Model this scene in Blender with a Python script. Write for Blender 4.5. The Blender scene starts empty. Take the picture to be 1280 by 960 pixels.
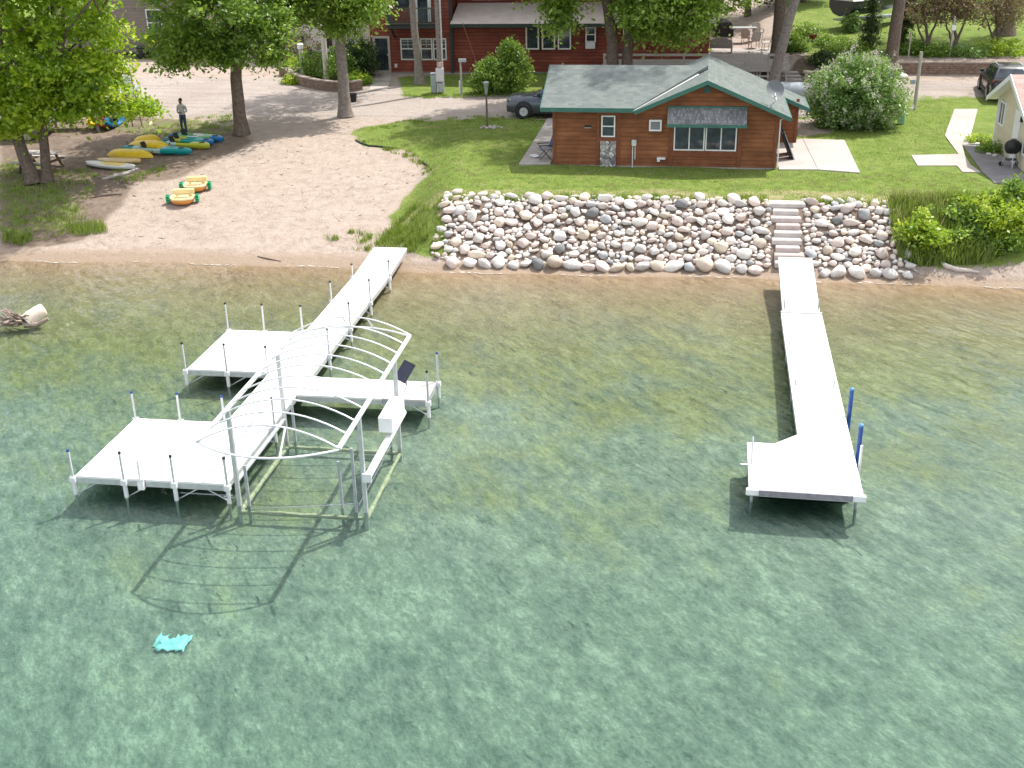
import bpy, bmesh, math, random
import numpy as np
from mathutils import Vector, Matrix, noise as mnoise
R = math.radians
sc = bpy.context.scene
COL = sc.collection
rng = np.random.default_rng(7)
random.seed(7)

# ------------------------------------------------------------------ camera model
FPX, PITCH, ROLL, CAMH, YAW = 1424.0, R(23.34), R(-1.11), 12.3, R(8.63)
_cy, _sy = math.cos(YAW), math.sin(YAW)
_X = np.array([_cy, _sy, 0.0]); _F = np.array([-_sy*math.cos(PITCH), _cy*math.cos(PITCH), -math.sin(PITCH)])
_U = np.cross(_X, _F)
_R2 = math.cos(ROLL)*_X + math.sin(ROLL)*_U
_U2 = -math.sin(ROLL)*_X + math.cos(ROLL)*_U
CAM = np.array([0, 0, CAMH])
cam = bpy.data.cameras.new('camera'); camo = bpy.data.objects.new('camera', cam); COL.objects.link(camo)
camo.matrix_world = Matrix(((_R2[0], _U2[0], -_F[0], 0), (_R2[1], _U2[1], -_F[1], 0), (_R2[2], _U2[2], -_F[2], CAMH), (0, 0, 0, 1)))
cam.sensor_width = 36; cam.lens = 36*FPX/1280; cam.clip_end = 600; cam.clip_start = .5
sc.camera = camo

def ray(px, py): return _F + _R2*(px-640)/FPX - _U2*(py-480)/FPX
def GZ(px, py, z):
    d = ray(px, py); return CAM + d*((z-CAMH)/d[2])
def GY(px, py, Y):
    d = ray(px, py); return CAM + d*(Y/d[1])
def GX(px, py, x):
    d = ray(px, py); return CAM + d*(x/d[0])

# ------------------------------------------------------------------ terrain heights
SHORE = 37.9
_SL = np.array([-70, -40, -24, -15, -5, -1.5, 0, 1.2, 2.5, 5, 9, 13, 18, 24, 31, 45, 60, 140])
_ZL = np.array([-2.2, -1.2, -.62, -.38, -.19, -.09, 0, .16, .42, .80, 1.3, 1.75, 1.98, 2.2, 2.6, 3.4, 4.8, 14])
_SR = np.array([-70, -40, -24, -15, -5, -1.5, 0, .5, .8, 3.4, 4.2, 9, 18, 24, 28, 31, 45, 60, 140])
_ZR = np.array([-2.2, -1.2, -.62, -.38, -.19, -.09, 0, .08, .25, 1.72, 1.82, 1.9, 2.05, 2.2, 2.4, 2.6, 3.5, 5.0, 14])
def sst(a, b, x):
    t = np.clip((x-a)/(b-a), 0, 1); return t*t*(3-2*t)
def shore_y(x):
    return SHORE + .12*np.sin(x*.35+1) + .08*np.sin(x*.9)
def T(x, y):
    x = np.asarray(x, float); y = np.asarray(y, float)
    s = y - shore_y(x)
    zl = np.interp(s, _SL, _ZL); zr = np.interp(s, _SR, _ZR)
    w = sst(-10.8, -8.6, x + .10*np.clip(s-4, -3, 8))
    z = zl*(1-w) + zr*w
    # terrace behind the stone retaining wall, and the slope beside it
    wall = sst(10.2, 11.0, x)
    step = .72*(sst(67.95, 68.15, y)*wall + sst(66.0, 70.5, y)*sst(3.5, 6.5, x)*(1-wall))
    z = z + step
    # grassy bank under the twin-trunk tree
    z = z + .35*np.exp(-((x+29)/4.5)**2 - ((y-42.5)/2.2)**2)
    z = z + np.where(s > .6, .03*np.sin(x*1.3+.5*y)*np.sin(y*.9), 0)*np.clip(s-.6, 0, 1)*np.where(s < 15, 1, .4)
    return z
def Tz(x, y): return float(T(x, y))
def G(px, py):
    d = ray(px, py); t = 10.0; st = .4
    while t < 220:
        p = CAM + d*t
        if p[2] <= Tz(p[0], p[1]): break
        t += st
    lo, hi = t-st, t
    for _ in range(18):
        m = (lo+hi)/2; p = CAM + d*m
        if p[2] <= Tz(p[0], p[1]): hi = m
        else: lo = m
    p = CAM + d*hi
    return Vector((p[0], p[1], Tz(p[0], p[1])))

# ------------------------------------------------------------------ mesh builder
class MB:
    def __init__(s): s.v = []; s.f = []; s.m = []; s.mi = 0
    def add(s, vs, fs):
        o = len(s.v); s.v += [tuple(map(float, p)) for p in vs]
        s.f += [tuple(i+o for i in f) for f in fs]; s.m += [s.mi]*len(fs)
    def box(s, c, d, rz=0, M=None, bev=0):
        x, y, z = d[0]/2, d[1]/2, d[2]/2
        if bev:
            b = min(bev, x*.9, y*.9, z*.9); vs = []; 
            for zz, k in ((-z, 0), (-z+b, 1), (z-b, 1), (z, 0)):
                ix = x - (0 if k else b); iy = y - (0 if k else b)
                vs += [(-ix, -iy, zz), (ix, -iy, zz), (ix, iy, zz), (-ix, iy, zz)]
            fs = [(3, 2, 1, 0), (12, 13, 14, 15)]
            for l in range(3):
                for i in range(4): j = (i+1) % 4; fs.append((l*4+i, l*4+j, l*4+4+j, l*4+4+i))
        else:
            vs = [(-x, -y, -z), (x, -y, -z), (x, y, -z), (-x, y, -z), (-x, -y, z), (x, -y, z), (x, y, z), (-x, y, z)]
            fs = [(3, 2, 1, 0), (4, 5, 6, 7), (0, 1, 5, 4), (1, 2, 6, 5), (2, 3, 7, 6), (3, 0, 4, 7)]
        if M is None: M = Matrix.Translation(c) @ Matrix.Rotation(rz, 4, 'Z')
        else: M = Matrix.Translation(c) @ M
        s.add([M @ Vector(p) for p in vs], fs)
    def prism(s, poly, off):            # polygon (3D points) extruded by vector off
        n = len(poly); off = Vector(off); a = [Vector(p) for p in poly]; b = [p+off for p in a]
        s.add(a+b, [tuple(range(n-1, -1, -1)), tuple(range(n, 2*n))] + [(i, (i+1) % n, n+(i+1) % n, n+i) for i in range(n)])
    def loft(s, rings, cap=True, closed=True):
        n = len(rings[0]); vs = [p for r in rings for p in r]; fs = []
        for k in range(len(rings)-1):
            for i in range(n if closed else n-1):
                j = (i+1) % n; fs.append((k*n+i, k*n+j, k*n+n+j, k*n+n+i))
        if cap: fs.append(tuple(range(n-1, -1, -1))); fs.append(tuple(range(len(vs)-n, len(vs))))
        s.add(vs, fs)
    def path(s, pts, rs, n=8, cap=True):
        pts = [Vector(p) for p in pts]
        if not hasattr(rs, '__len__'): rs = [rs]*len(pts)
        rings = []; ref = Vector((0, 0, 1))
        for i, p in enumerate(pts):
            d = (pts[min(i+1, len(pts)-1)] - pts[max(i-1, 0)]).normalized()
            if abs(d.dot(ref)) > .95: ref = Vector((1, 0, 0)) if abs(d.x) < .8 else Vector((0, 1, 0))
            a = d.cross(ref).normalized(); b = d.cross(a).normalized()
            rings.append([p + (a*math.cos(2*math.pi*k/n) + b*math.sin(2*math.pi*k/n))*rs[i] for k in range(n)])
        s.loft(rings, cap)
    def tube(s, a, b, r, r2=None, n=8): s.path([a, b], [r, r if r2 is None else r2], n)
    def lathe(s, prof, c=(0, 0, 0), n=16, M=None):
        rings = [[(r*math.cos(2*math.pi*k/n), r*math.sin(2*math.pi*k/n), z) for k in range(n)] for r, z in prof]
        M = Matrix.Translation(c) @ (M or Matrix())
        s.loft([[M @ Vector(p) for p in r] for r in rings])
    def ball(s, c, r, nu=12, nv=8, M=None):
        if not hasattr(r, '__len__'): r = (r, r, r)
        rings = []
        M = Matrix.Translation(c) @ (M or Matrix())
        for j in range(nv+1):
            t = math.pi*(j/nv); t = min(max(t, .02), math.pi-.02)
            rings.append([M @ Vector((r[0]*math.sin(t)*math.cos(2*math.pi*k/nu), r[1]*math.sin(t)*math.sin(2*math.pi*k/nu), -r[2]*math.cos(t))) for k in range(nu)])
        s.loft(rings)
    def build(s, name, mats, parent=None, smooth=False, loc=None):
        me = bpy.data.meshes.new(name); me.from_pydata(s.v, [], s.f)
        if not isinstance(mats, (list, tuple)): mats = [mats]
        for m in mats: me.materials.append(m)
        if len(mats) > 1: me.polygons.foreach_set('material_index', s.m)
        bm = bmesh.new(); bm.from_mesh(me); bmesh.ops.recalc_face_normals(bm, faces=bm.faces); bm.to_mesh(me); bm.free()
        if smooth:
            me.polygons.foreach_set('use_smooth', [True]*len(me.polygons))
            if smooth != 'full':
                try: me.set_sharp_from_angle(angle=R(40))
                except Exception: pass
        o = bpy.data.objects.new(name, me); COL.objects.link(o)
        if parent is not None: o.parent = parent
        if loc is not None: o.location = loc
        return o

def tag(o, label=None, cat=None, group=None, kind=None):
    if label: o['label'] = label
    if cat: o['category'] = cat
    if group: o['group'] = group
    if kind: o['kind'] = kind
    return o
def thing(name, label, cat, loc=(0, 0, 0), rz=0, group=None):
    o = bpy.data.objects.new(name, None); COL.objects.link(o); o.empty_display_size = .2
    o.location = loc; o.rotation_euler = (0, 0, rz)
    return tag(o, label, cat, group)
def struct(o, label=None): o['kind'] = 'structure'; return o

# ------------------------------------------------------------------ materials
def nm(name):
    m = bpy.data.materials.new(name); m.use_nodes = True
    nt = m.node_tree; b = nt.nodes['Principled BSDF']; return m, nt, b
def N(nt, t, **kw):
    n = nt.nodes.new(t)
    for k, v in kw.items():
        if k.startswith('i_'): n.inputs[k[2:].replace('_', ' ')].default_value = v
        else: setattr(n, k, v)
    return n
def L(nt, a, b): nt.links.new(a, b)
def c4(c): return (c[0], c[1], c[2], 1)
def ramp(nt, fac, stops):
    r = nt.nodes.new('ShaderNodeValToRGB'); e = r.color_ramp.elements
    while len(e) < len(stops): e.new(.5)
    for i, (p, c) in enumerate(stops): e[i].position = p; e[i].color = c4(c)
    L(nt, fac, r.inputs[0]); return r.outputs[0]
def noise(nt, vec, scale, detail=4, rough=.6):
    n = N(nt, 'ShaderNodeTexNoise'); n.inputs['Scale'].default_value = scale; n.inputs['Detail'].default_value = detail
    n.inputs['Roughness'].default_value = rough
    if vec is not None: L(nt, vec, n.inputs['Vector'])
    return n.outputs[0]
def mth(nt, op, a, b=None, c=None, clamp=False):
    n = N(nt, 'ShaderNodeMath', operation=op); n.use_clamp = clamp
    for i, v in enumerate((a, b, c)):
        if v is None: continue
        if isinstance(v, (int, float)): n.inputs[i].default_value = v
        else: L(nt, v, n.inputs[i])
    return n.outputs[0]
def mix(nt, fac, a, b, mode='MIX'):
    n = N(nt, 'ShaderNodeMix', data_type='RGBA', blend_type=mode)
    if isinstance(fac, (int, float)): n.inputs[0].default_value = fac
    else: L(nt, fac, n.inputs[0])
    for i, v in ((6, a), (7, b)):
        if isinstance(v, tuple): n.inputs[i].default_value = c4(v)
        else: L(nt, v, n.inputs[i])
    return n.outputs[2]
def mapr(nt, v, a, b, c=0, d=1):
    n = N(nt, 'ShaderNodeMapRange'); L(nt, v, n.inputs[0])
    for i, x in enumerate((a, b, c, d)): n.inputs[i+1].default_value = x
    return n.outputs[0]
def bump(nt, h, bsdf, strength=.4, dist=.02):
    n = N(nt, 'ShaderNodeBump'); n.inputs['Strength'].default_value = strength; n.inputs['Distance'].default_value = dist
    L(nt, h, n.inputs['Height']); L(nt, n.outputs[0], bsdf.inputs['Normal']); return n
def objc(nt): return N(nt, 'ShaderNodeTexCoord').outputs['Object']
def posc(nt): return N(nt, 'ShaderNodeNewGeometry').outputs['Position']
def pm(name, c1, c2=None, scale=6, rough=.6, metal=0, bmp=0, spec=.4):
    m, nt, b = nm(name)
    c2 = c2 or tuple(x*.78 for x in c1)
    v = objc(nt); n = noise(nt, v, scale)
    L(nt, ramp(nt, n, [(.3, c2), (.7, c1)]), b.inputs['Base Color'])
    b.inputs['Roughness'].default_value = rough; b.inputs['Metallic'].default_value = metal
    b.inputs['Specular IOR Level'].default_value = spec
    if bmp: bump(nt, noise(nt, v, scale*4), b, bmp, .02)
    return m
def leafmat(name, dark, mid, light, trans=.35):
    m, nt, b = nm(name); nt.nodes.remove(b)
    a = N(nt, 'ShaderNodeAttribute', attribute_name='tint')
    col = ramp(nt, a.outputs['Fac'], [(0, dark), (.55, mid), (1, light)])
    d = N(nt, 'ShaderNodeBsdfDiffuse'); t = N(nt, 'ShaderNodeBsdfTranslucent'); g = N(nt, 'ShaderNodeBsdfGlossy'); g.inputs['Roughness'].default_value = .45
    L(nt, col, d.inputs[0]); L(nt, mix(nt, .35, col, (.35, .45, .04)), t.inputs[0])
    ms = N(nt, 'ShaderNodeMixShader'); ms.inputs[0].default_value = trans; L(nt, d.outputs[0], ms.inputs[1]); L(nt, t.outputs[0], ms.inputs[2])
    m2 = N(nt, 'ShaderNodeMixShader'); m2.inputs[0].default_value = .05; L(nt, ms.outputs[0], m2.inputs[1]); L(nt, g.outputs[0], m2.inputs[2])
    L(nt, m2.outputs[0], nt.nodes['Material Output'].inputs[0]); return m
def siding(name, c1, c2, c3, pitch, gdark=.45, strength=.6, knots=0, lapw=.12):
    """horizontal boards: per-board tone, grain along the board, shadowed lap line"""
    m, nt, b = nm(name)
    v = objc(nt); sx = N(nt, 'ShaderNodeSeparateXYZ'); L(nt, v, sx.inputs[0])
    row = mth(nt, 'DIVIDE', sx.outputs[2], pitch); fr = mth(nt, 'FRACT', row); fl = mth(nt, 'FLOOR', row)
    cb = N(nt, 'ShaderNodeCombineXYZ'); L(nt, mth(nt, 'MULTIPLY', sx.outputs[0], .35), cb.inputs[0]); L(nt, mth(nt, 'MULTIPLY', fl, 7.3), cb.inputs[1]); L(nt, mth(nt, 'MULTIPLY', sx.outputs[1], .35), cb.inputs[2])
    tone = noise(nt, cb.outputs[0], 1.3, 3)
    mp = N(nt, 'ShaderNodeMapping'); mp.inputs['Scale'].default_value = (1.2, 1.2, 22); L(nt, v, mp.inputs[0])
    grain = noise(nt, mp.outputs[0], 2.2, 5)
    stain = noise(nt, v, .75, 5, .65)
    t = mth(nt, 'ADD', mth(nt, 'MULTIPLY', tone, .55), mth(nt, 'MULTIPLY', grain, .45))
    t = mth(nt, 'ADD', mth(nt, 'MULTIPLY', t, .62), mth(nt, 'MULTIPLY', stain, .40))
    col = ramp(nt, t, [(.36, c1), (.52, c2), (.66, c3)])
    gr = mth(nt, 'LESS_THAN', fr, lapw)
    col = mix(nt, mth(nt, 'MULTIPLY', gr, gdark), col, (.02, .012, .008))
    L(nt, col, b.inputs['Base Color']); b.inputs['Roughness'].default_value = .7; b.inputs['Specular IOR Level'].default_value = .25
    h = mth(nt, 'SUBTRACT', 1, fr)
    bump(nt, h, b, strength, .03)
    return m
def shingle(name, c1, c2, c3, w=.9, h=.14, axis='x'):
    m, nt, b = nm(name); v = objc(nt)
    mp = N(nt, 'ShaderNodeMapping'); L(nt, v, mp.inputs[0])
    if axis == 'y': mp.inputs['Rotation'].default_value = (0, 0, R(90))
    br = N(nt, 'ShaderNodeTexBrick'); L(nt, mp.outputs[0], br.inputs['Vector'])
    br.inputs['Scale'].default_value = 1; br.inputs['Brick Width'].default_value = .3*w; br.inputs['Row Height'].default_value = h
    br.inputs['Mortar Size'].default_value = .006; br.inputs['Color1'].default_value = (0, 0, 0, 1); br.inputs['Color2'].default_value = (1, 1, 1, 1); br.inputs['Mortar'].default_value = (.05, .05, .05, 1)
    br.inputs['Bias'].default_value = 0
    n1 = noise(nt, v, 45, 3); n2 = noise(nt, v, .7, 3)
    t = mth(nt, 'ADD', mth(nt, 'MULTIPLY', br.outputs[0], .22), mth(nt, 'ADD', mth(nt, 'MULTIPLY', n1, .6), mth(nt, 'MULTIPLY', n2, .3)))
    L(nt, ramp(nt, t, [(.2, c1), (.5, c2), (.8, c3)]), b.inputs['Base Color']); b.inputs['Roughness'].default_value = .95
    b.inputs['Specular IOR Level'].default_value = .15
    bump(nt, t, b, .35, .02); return m
def glassmat(name, tint=(.02, .025, .03), rough=.04):
    m, nt, b = nm(name); v = objc(nt)
    L(nt, ramp(nt, noise(nt, v, 1.8, 2), [(.35, tint), (.7, tuple(x*3 for x in tint))]), b.inputs['Base Color'])
    b.inputs['Roughness'].default_value = rough; b.inputs['Specular IOR Level'].default_value = .5; return m

M = {}
M['white'] = pm('white_paint', (.80, .80, .80), (.70, .71, .72), 3, .45)
M['deck'] = pm('white_decking', (.80, .80, .79), (.74, .74, .73), 1.2, .5)
M['alu'] = pm('aluminium', (.62, .63, .64), (.48, .5, .52), 7, .42, .55)
M['alud'] = pm('dull_aluminium', (.45, .47, .49), (.3, .33, .35), 7, .5, .4)
M['pipe'] = pm('white_pipe', (.74, .75, .76), (.62, .64, .66), 5, .35, .1)
M['bluecap'] = pm('blue_plastic', (.03, .07, .30), (.02, .04, .2), 5, .4)
M['bluepad'] = pm('blue_pad', (.03, .10, .36), (.015, .05, .2), 5, .45)
M['black'] = pm('black_plastic', (.018, .018, .02), (.01, .01, .012), 8, .5)
M['greyrub'] = pm('grey_rubber', (.27, .26, .29), (.18, .17, .2), 10, .8)
M['woodgrey'] = pm('weathered_wood', (.46, .42, .40), (.3, .27, .25), 14, .8, 0, .3)
M['deckgrey'] = pm('composite_grey', (.52, .48, .47), (.44, .4, .4), 9, .7)
M['algae'] = pm('algae_coated_metal', (.42, .43, .29), (.24, .28, .15), 8, .8, 0, .5)
M['bark'] = pm('bark', (.21, .165, .135), (.10, .075, .06), 9, .95, 0, 1.0, .1)
M['barklite'] = pm('pale_bark', (.30, .26, .235), (.16, .135, .12), 8, .95, 0, 1.0, .1)
M['concrete'] = pm('concrete', (.60, .56, .54), (.5, .46, .44), 2.2, .9, 0, .1)
M['concgrey'] = pm('grey_concrete', (.25, .235, .24), (.17, .16, .165), 1.6, .9, 0, .1)
M['conctan'] = pm('old_concrete', (.42, .385, .36), (.3, .27, .25), 2.5, .9, 0, .15)
M['glass'] = glassmat('window_glass')
M['glassb'] = glassmat('bluish_window_glass', (.02, .027, .035))
M['stone'] = None
# ------------------------------------------------------------------ ground zones (polygons on the ground)
def gpoly(pts): return [tuple(G(*p)[:2]) for p in pts]
def inpoly(x, y, poly):
    ins = np.zeros(x.shape, bool); n = len(poly); j = n-1
    for i in range(n):
        xi, yi = poly[i]; xj, yj = poly[j]
        c = ((yi > y) != (yj > y))
        with np.errstate(divide='ignore', invalid='ignore'):
            c &= x < (xj-xi)*(y-yi)/(yj-yi) + xi
        ins ^= c; j = i
    return ins
LAWN = gpoly([(438, 166), (455, 158), (520, 151), (612, 147), (680, 150), (760, 148), (900, 145), (1010, 146), (1035, 128), (1060, 119), (1130, 119), (1238, 120), (1400, 122), (1400, 258), (1180, 256), (1115, 258), (965, 252), (552, 252), (548, 262), (560, 322), (530, 321), (508, 312), (486, 272), (520, 232), (541, 214), (534, 206), (512, 188), (457, 184)])
FRONTLAWN = gpoly([(497, 96), (560, 93), (700, 90), (705, 116), (640, 118), (560, 121), (505, 121)])
BANKGRASS = gpoly([(0, 238), (20, 228), (60, 226), (95, 238), (104, 262), (92, 288), (60, 292), (0, 300)])
TREEDIRT = gpoly([(0, 150), (100, 148), (170, 146), (235, 150), (290, 160), (320, 176), (262, 205), (215, 226), (170, 228), (150, 262), (110, 300), (60, 308), (0, 312)])
SHADEGRASS = gpoly([(225, 148), (290, 138), (300, 165), (262, 172), (190, 172), (120, 158)])
SHADEGRASS2 = gpoly([(0, 195), (60, 200), (45, 228), (0, 232)])
STRAW = gpoly([(552, 238), (1100, 238), (1278, 244), (1278, 256), (1110, 257), (552, 253), (500, 290), (490, 272)])
BANKR = gpoly([(1108, 254), (1400, 250), (1400, 336), (1210, 334), (1130, 336), (1118, 300)])
GARDEN = gpoly([(1000, 70), (1060, 62), (1105, 66), (1120, 96), (1060, 112), (1010, 104), (985, 92)])
PLANTER = gpoly([(352, 85), (436, 62), (470, 95), (450, 112), (400, 110), (365, 100)])
WEEDS1 = gpoly([(455, 290), (505, 285), (515, 312), (470, 315)])
SANDSPOT = gpoly([(985, 150), (1040, 146), (1045, 165), (1000, 172)])
ROADEDGE = gpoly([(1040, 108), (1240, 105), (1240, 122), (1130, 126), (1060, 122)])

def axis(segs):
    out = []
    for a, b, st in segs: out += list(np.arange(a, b-1e-6, st))
    return np.array(out + [segs[-1][1]])
gx = axis([(-90, -46, 2), (-46, -34, .6), (-34, 18, .22), (18, 26, .5), (26, 80, 2)])
gy = axis([(-30, 8, 2), (8, 36, .5), (36, 43, .16), (43, 70, .25), (70, 100, .7), (100, 190, 3)])
GXX, GYY = np.meshgrid(gx, gy); GZZ = T(GXX, GYY)
def blur(a, k=1):
    a = a.astype(float)
    for _ in range(k):
        b = np.pad(a, 1, 'edge'); a = (b[1:-1, 1:-1]*2 + b[:-2, 1:-1] + b[2:, 1:-1] + b[1:-1, :-2] + b[1:-1, 2:])/6
    return a
grass = inpoly(GXX, GYY, LAWN).astype(float)
grass = np.maximum(grass, inpoly(GXX, GYY, FRONTLAWN)); grass = np.maximum(grass, .5*inpoly(GXX, GYY, BANKGRASS))
grass = np.maximum(grass, .45*inpoly(GXX, GYY, SHADEGRASS)); grass = np.maximum(grass, .45*inpoly(GXX, GYY, SHADEGRASS2)); grass = np.maximum(grass, .42*inpoly(GXX, GYY, WEEDS1))
grass = np.maximum(grass, inpoly(GXX, GYY, BANKR)*.8); grass = np.maximum(grass, inpoly(GXX, GYY, PLANTER)*.5)
grass = np.where((GYY > 69.4) & (GXX > 7), 1, grass)
grass = np.where((GYY > 72) & (GXX < -30), .8, grass)
grass = np.where(inpoly(GXX, GYY, SANDSPOT), .15, grass)
grass = np.where(inpoly(GXX, GYY, ROADEDGE), np.minimum(grass, .4)+.12, grass)
grass = np.where(inpoly(GXX, GYY, GARDEN), .3, grass)
straw = inpoly(GXX, GYY, STRAW).astype(float)
dirt = np.maximum(inpoly(GXX, GYY, TREEDIRT), (GXX > -8.9) & (GXX < 8.0) & (GYY > 38.6) & (GYY < 41.6)).astype(float)
mulch = np.maximum(inpoly(GXX, GYY, GARDEN), .7*inpoly(GXX, GYY, PLANTER)).astype(float)
road = ((GYY > 56) & (GYY < 66.5)).astype(float)
ATT = {'grass': blur(grass, 2), 'straw': blur(straw, 4), 'dirt': blur(dirt, 4), 'mulch': blur(mulch, 2), 'road': blur(road, 6)}

def ground_material():
    m, nt, b = nm('ground')
    p = posc(nt); sx = N(nt, 'ShaderNodeSeparateXYZ'); L(nt, p, sx.inputs[0]); z = sx.outputs[2]
    A = {k: N(nt, 'ShaderNodeAttribute', attribute_name=k).outputs['Fac'] for k in ATT}
    nbig = noise(nt, p, .35, 4); nmed = noise(nt, p, 2.2, 5, .65); nfine = noise(nt, p, 14, 4, .7); nvf = noise(nt, p, 45, 3, .7)
    # dry sand
    sand = ramp(nt, mth(nt, 'ADD', mth(nt, 'MULTIPLY', nmed, .5), mth(nt, 'MULTIPLY', nfine, .5)), [(.30, (.215, .165, .135)), (.48, (.375, .305, .26)), (.68, (.46, .385, .335))])
    roadc = ramp(nt, mth(nt, 'ADD', mth(nt, 'MULTIPLY', nbig, .4), mth(nt, 'MULTIPLY', nfine, .6)), [(.32, (.27, .225, .20)), (.6, (.41, .36, .33))])
    tk = N(nt, 'ShaderNodeMapping'); tk.inputs['Scale'].default_value = (.09, 1.1, 1); L(nt, p, tk.inputs[0])
    roadc = mix(nt, mth(nt, 'MULTIPLY', mapr(nt, noise(nt, tk.outputs[0], 1.6, 4, .55), .48, .62), .4), roadc, (.24, .20, .17))
    col = mix(nt, mapr(nt, A['road'], .3, .8), sand, roadc)
    dirtc = ramp(nt, mth(nt, 'ADD', mth(nt, 'MULTIPLY', nmed, .6), mth(nt, 'MULTIPLY', nfine, .4)), [(.34, (.12, .088, .066)), (.66, (.27, .21, .17))])
    col = mix(nt, mapr(nt, mth(nt, 'ADD', A['dirt'], mth(nt, 'MULTIPLY', mth(nt, 'SUBTRACT', nmed, .5), 1.2)), .35, .75), col, dirtc)
    mulc = ramp(nt, nfine, [(.35, (.075, .05, .038)), (.65, (.2, .15, .125))])
    col = mix(nt, mapr(nt, mth(nt, 'ADD', A['mulch'], mth(nt, 'MULTIPLY', mth(nt, 'SUBTRACT', nmed, .5), .8)), .35, .65), col, mulc)
    # dark drift litter on the upper beach
    lit = mapr(nt, mth(nt, 'ADD', mth(nt, 'MULTIPLY', noise(nt, p, 5.5, 5, .75), .6), mth(nt, 'MULTIPLY', nbig, .4)), .57, .66)
    col = mix(nt, mth(nt, 'MULTIPLY', lit, .45), col, (.16, .125, .1))
    # grass
    gcol = ramp(nt, mth(nt, 'ADD', mth(nt, 'MULTIPLY', nmed, .45), mth(nt, 'MULTIPLY', nvf, .55)), [(.32, (.075, .115, .022)), (.5, (.135, .195, .036)), (.68, (.22, .285, .065))])
    yel = mapr(nt, noise(nt, p, .55, 5, .65), .5, .72)
    gcol = mix(nt, mth(nt, 'MULTIPLY', yel, .45), gcol, (.24, .255, .08))
    strawc = ramp(nt, nfine, [(.35, (.26, .22, .11)), (.65, (.42, .36, .22))])
    st = mapr(nt, mth(nt, 'ADD', mth(nt, 'MULTIPLY', A['straw'], .75), mth(nt, 'MULTIPLY', mth(nt, 'SUBTRACT', noise(nt, p, 1.3, 5, .7), .5), 2.2)), .45, .9)
    gcol = mix(nt, mth(nt, 'MULTIPLY', st, .75), gcol, strawc)
    bare = mapr(nt, noise(nt, p, .8, 5, .7), .62, .7)
    gcol = mix(nt, mth(nt, 'MULTIPLY', bare, .45), gcol, (.27, .22, .12))
    gm = mapr(nt, mth(nt, 'ADD', A['grass'], mth(nt, 'MULTIPLY', mth(nt, 'SUBTRACT', mth(nt, 'ADD', mth(nt, 'MULTIPLY', nmed, .55), mth(nt, 'MULTIPLY', nfine, .45)), .5), 2.6)), .38, .62)
    col = mix(nt, gm, col, gcol)
    # wet sand at the waterline
    zz = mth(nt, 'ADD', z, mth(nt, 'MULTIPLY', mth(nt, 'SUBTRACT', nmed, .5), .06))
    wet = mapr(nt, zz, .10, .19, 1, 0)
    wetc = ramp(nt, nfine, [(.3, (.26, .195, .145)), (.7, (.34, .265, .205))])
    col = mix(nt, wet, col, wetc)
    # lake bed: brown sand, then weed-grown stones; mottled colour also stands in for sun caustics
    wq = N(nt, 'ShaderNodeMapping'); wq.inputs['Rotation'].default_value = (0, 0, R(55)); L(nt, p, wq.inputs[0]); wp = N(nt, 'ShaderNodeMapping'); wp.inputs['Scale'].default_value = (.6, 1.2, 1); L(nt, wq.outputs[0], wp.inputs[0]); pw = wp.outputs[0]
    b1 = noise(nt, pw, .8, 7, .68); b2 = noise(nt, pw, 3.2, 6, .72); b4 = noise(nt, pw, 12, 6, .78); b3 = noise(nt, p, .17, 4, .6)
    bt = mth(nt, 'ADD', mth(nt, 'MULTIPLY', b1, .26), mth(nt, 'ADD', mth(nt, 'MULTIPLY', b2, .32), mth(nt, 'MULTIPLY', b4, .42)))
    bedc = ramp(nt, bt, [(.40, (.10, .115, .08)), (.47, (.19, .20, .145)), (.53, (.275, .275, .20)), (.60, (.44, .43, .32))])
    olive = ramp(nt, bt, [(.40, (.115, .10, .03)), (.5, (.22, .19, .066)), (.60, (.36, .32, .14))])
    inshore = mapr(nt, sx.outputs[1], 16, 31, -.24, .16)
    bedc = mix(nt, mapr(nt, mth(nt, 'ADD', mth(nt, 'ADD', b3, inshore), mth(nt, 'MULTIPLY', mth(nt, 'SUBTRACT', b1, .5), .8)), .42, .66), bedc, olive)
    stones = mapr(nt, mth(nt, 'ADD', mth(nt, 'MULTIPLY', noise(nt, pw, 2.1, 4, .6), .7), mth(nt, 'MULTIPLY', b3, .3)), .57, .66)
    bedc = mix(nt, mth(nt, 'MULTIPLY', stones, .32), bedc, (.06, .085, .075))
    shal = ramp(nt, bt, [(.38, (.19, .125, .065)), (.5, (.285, .20, .115)), (.62, (.38, .285, .18))])
    bedc = mix(nt, mapr(nt, zz, -.25, -.07), bedc, shal)
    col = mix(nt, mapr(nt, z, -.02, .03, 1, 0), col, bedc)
    L(nt, col, b.inputs['Base Color'])
    L(nt, mapr(nt, wet, 0, 1, .95, .6), b.inputs['Roughness']); b.inputs['Specular IOR Level'].default_value = .2
    h = mth(nt, 'ADD', mth(nt, 'MULTIPLY', nmed, .6), mth(nt, 'ADD', mth(nt, 'MULTIPLY', nfine, .5), mth(nt, 'MULTIPLY', nvf, .25)))
    vo = N(nt, 'ShaderNodeTexVoronoi', feature='SMOOTH_F1'); vo.inputs['Scale'].default_value = 2.4; L(nt, p, vo.inputs['Vector'])
    h = mth(nt, 'ADD', h, mth(nt, 'MULTIPLY', mth(nt, 'MINIMUM', vo.outputs['Distance'], .35), 1.3))
    bump(nt, h, b, .75, .13)
    return m
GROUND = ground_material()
nxg, nyg = len(gx), len(gy)
V3 = np.stack([GXX, GYY, GZZ], -1).reshape(-1, 3)
idx = np.arange(nxg*nyg).reshape(nyg, nxg)
quads = np.stack([idx[:-1, :-1], idx[:-1, 1:], idx[1:, 1:], idx[1:, :-1]], -1)
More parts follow.
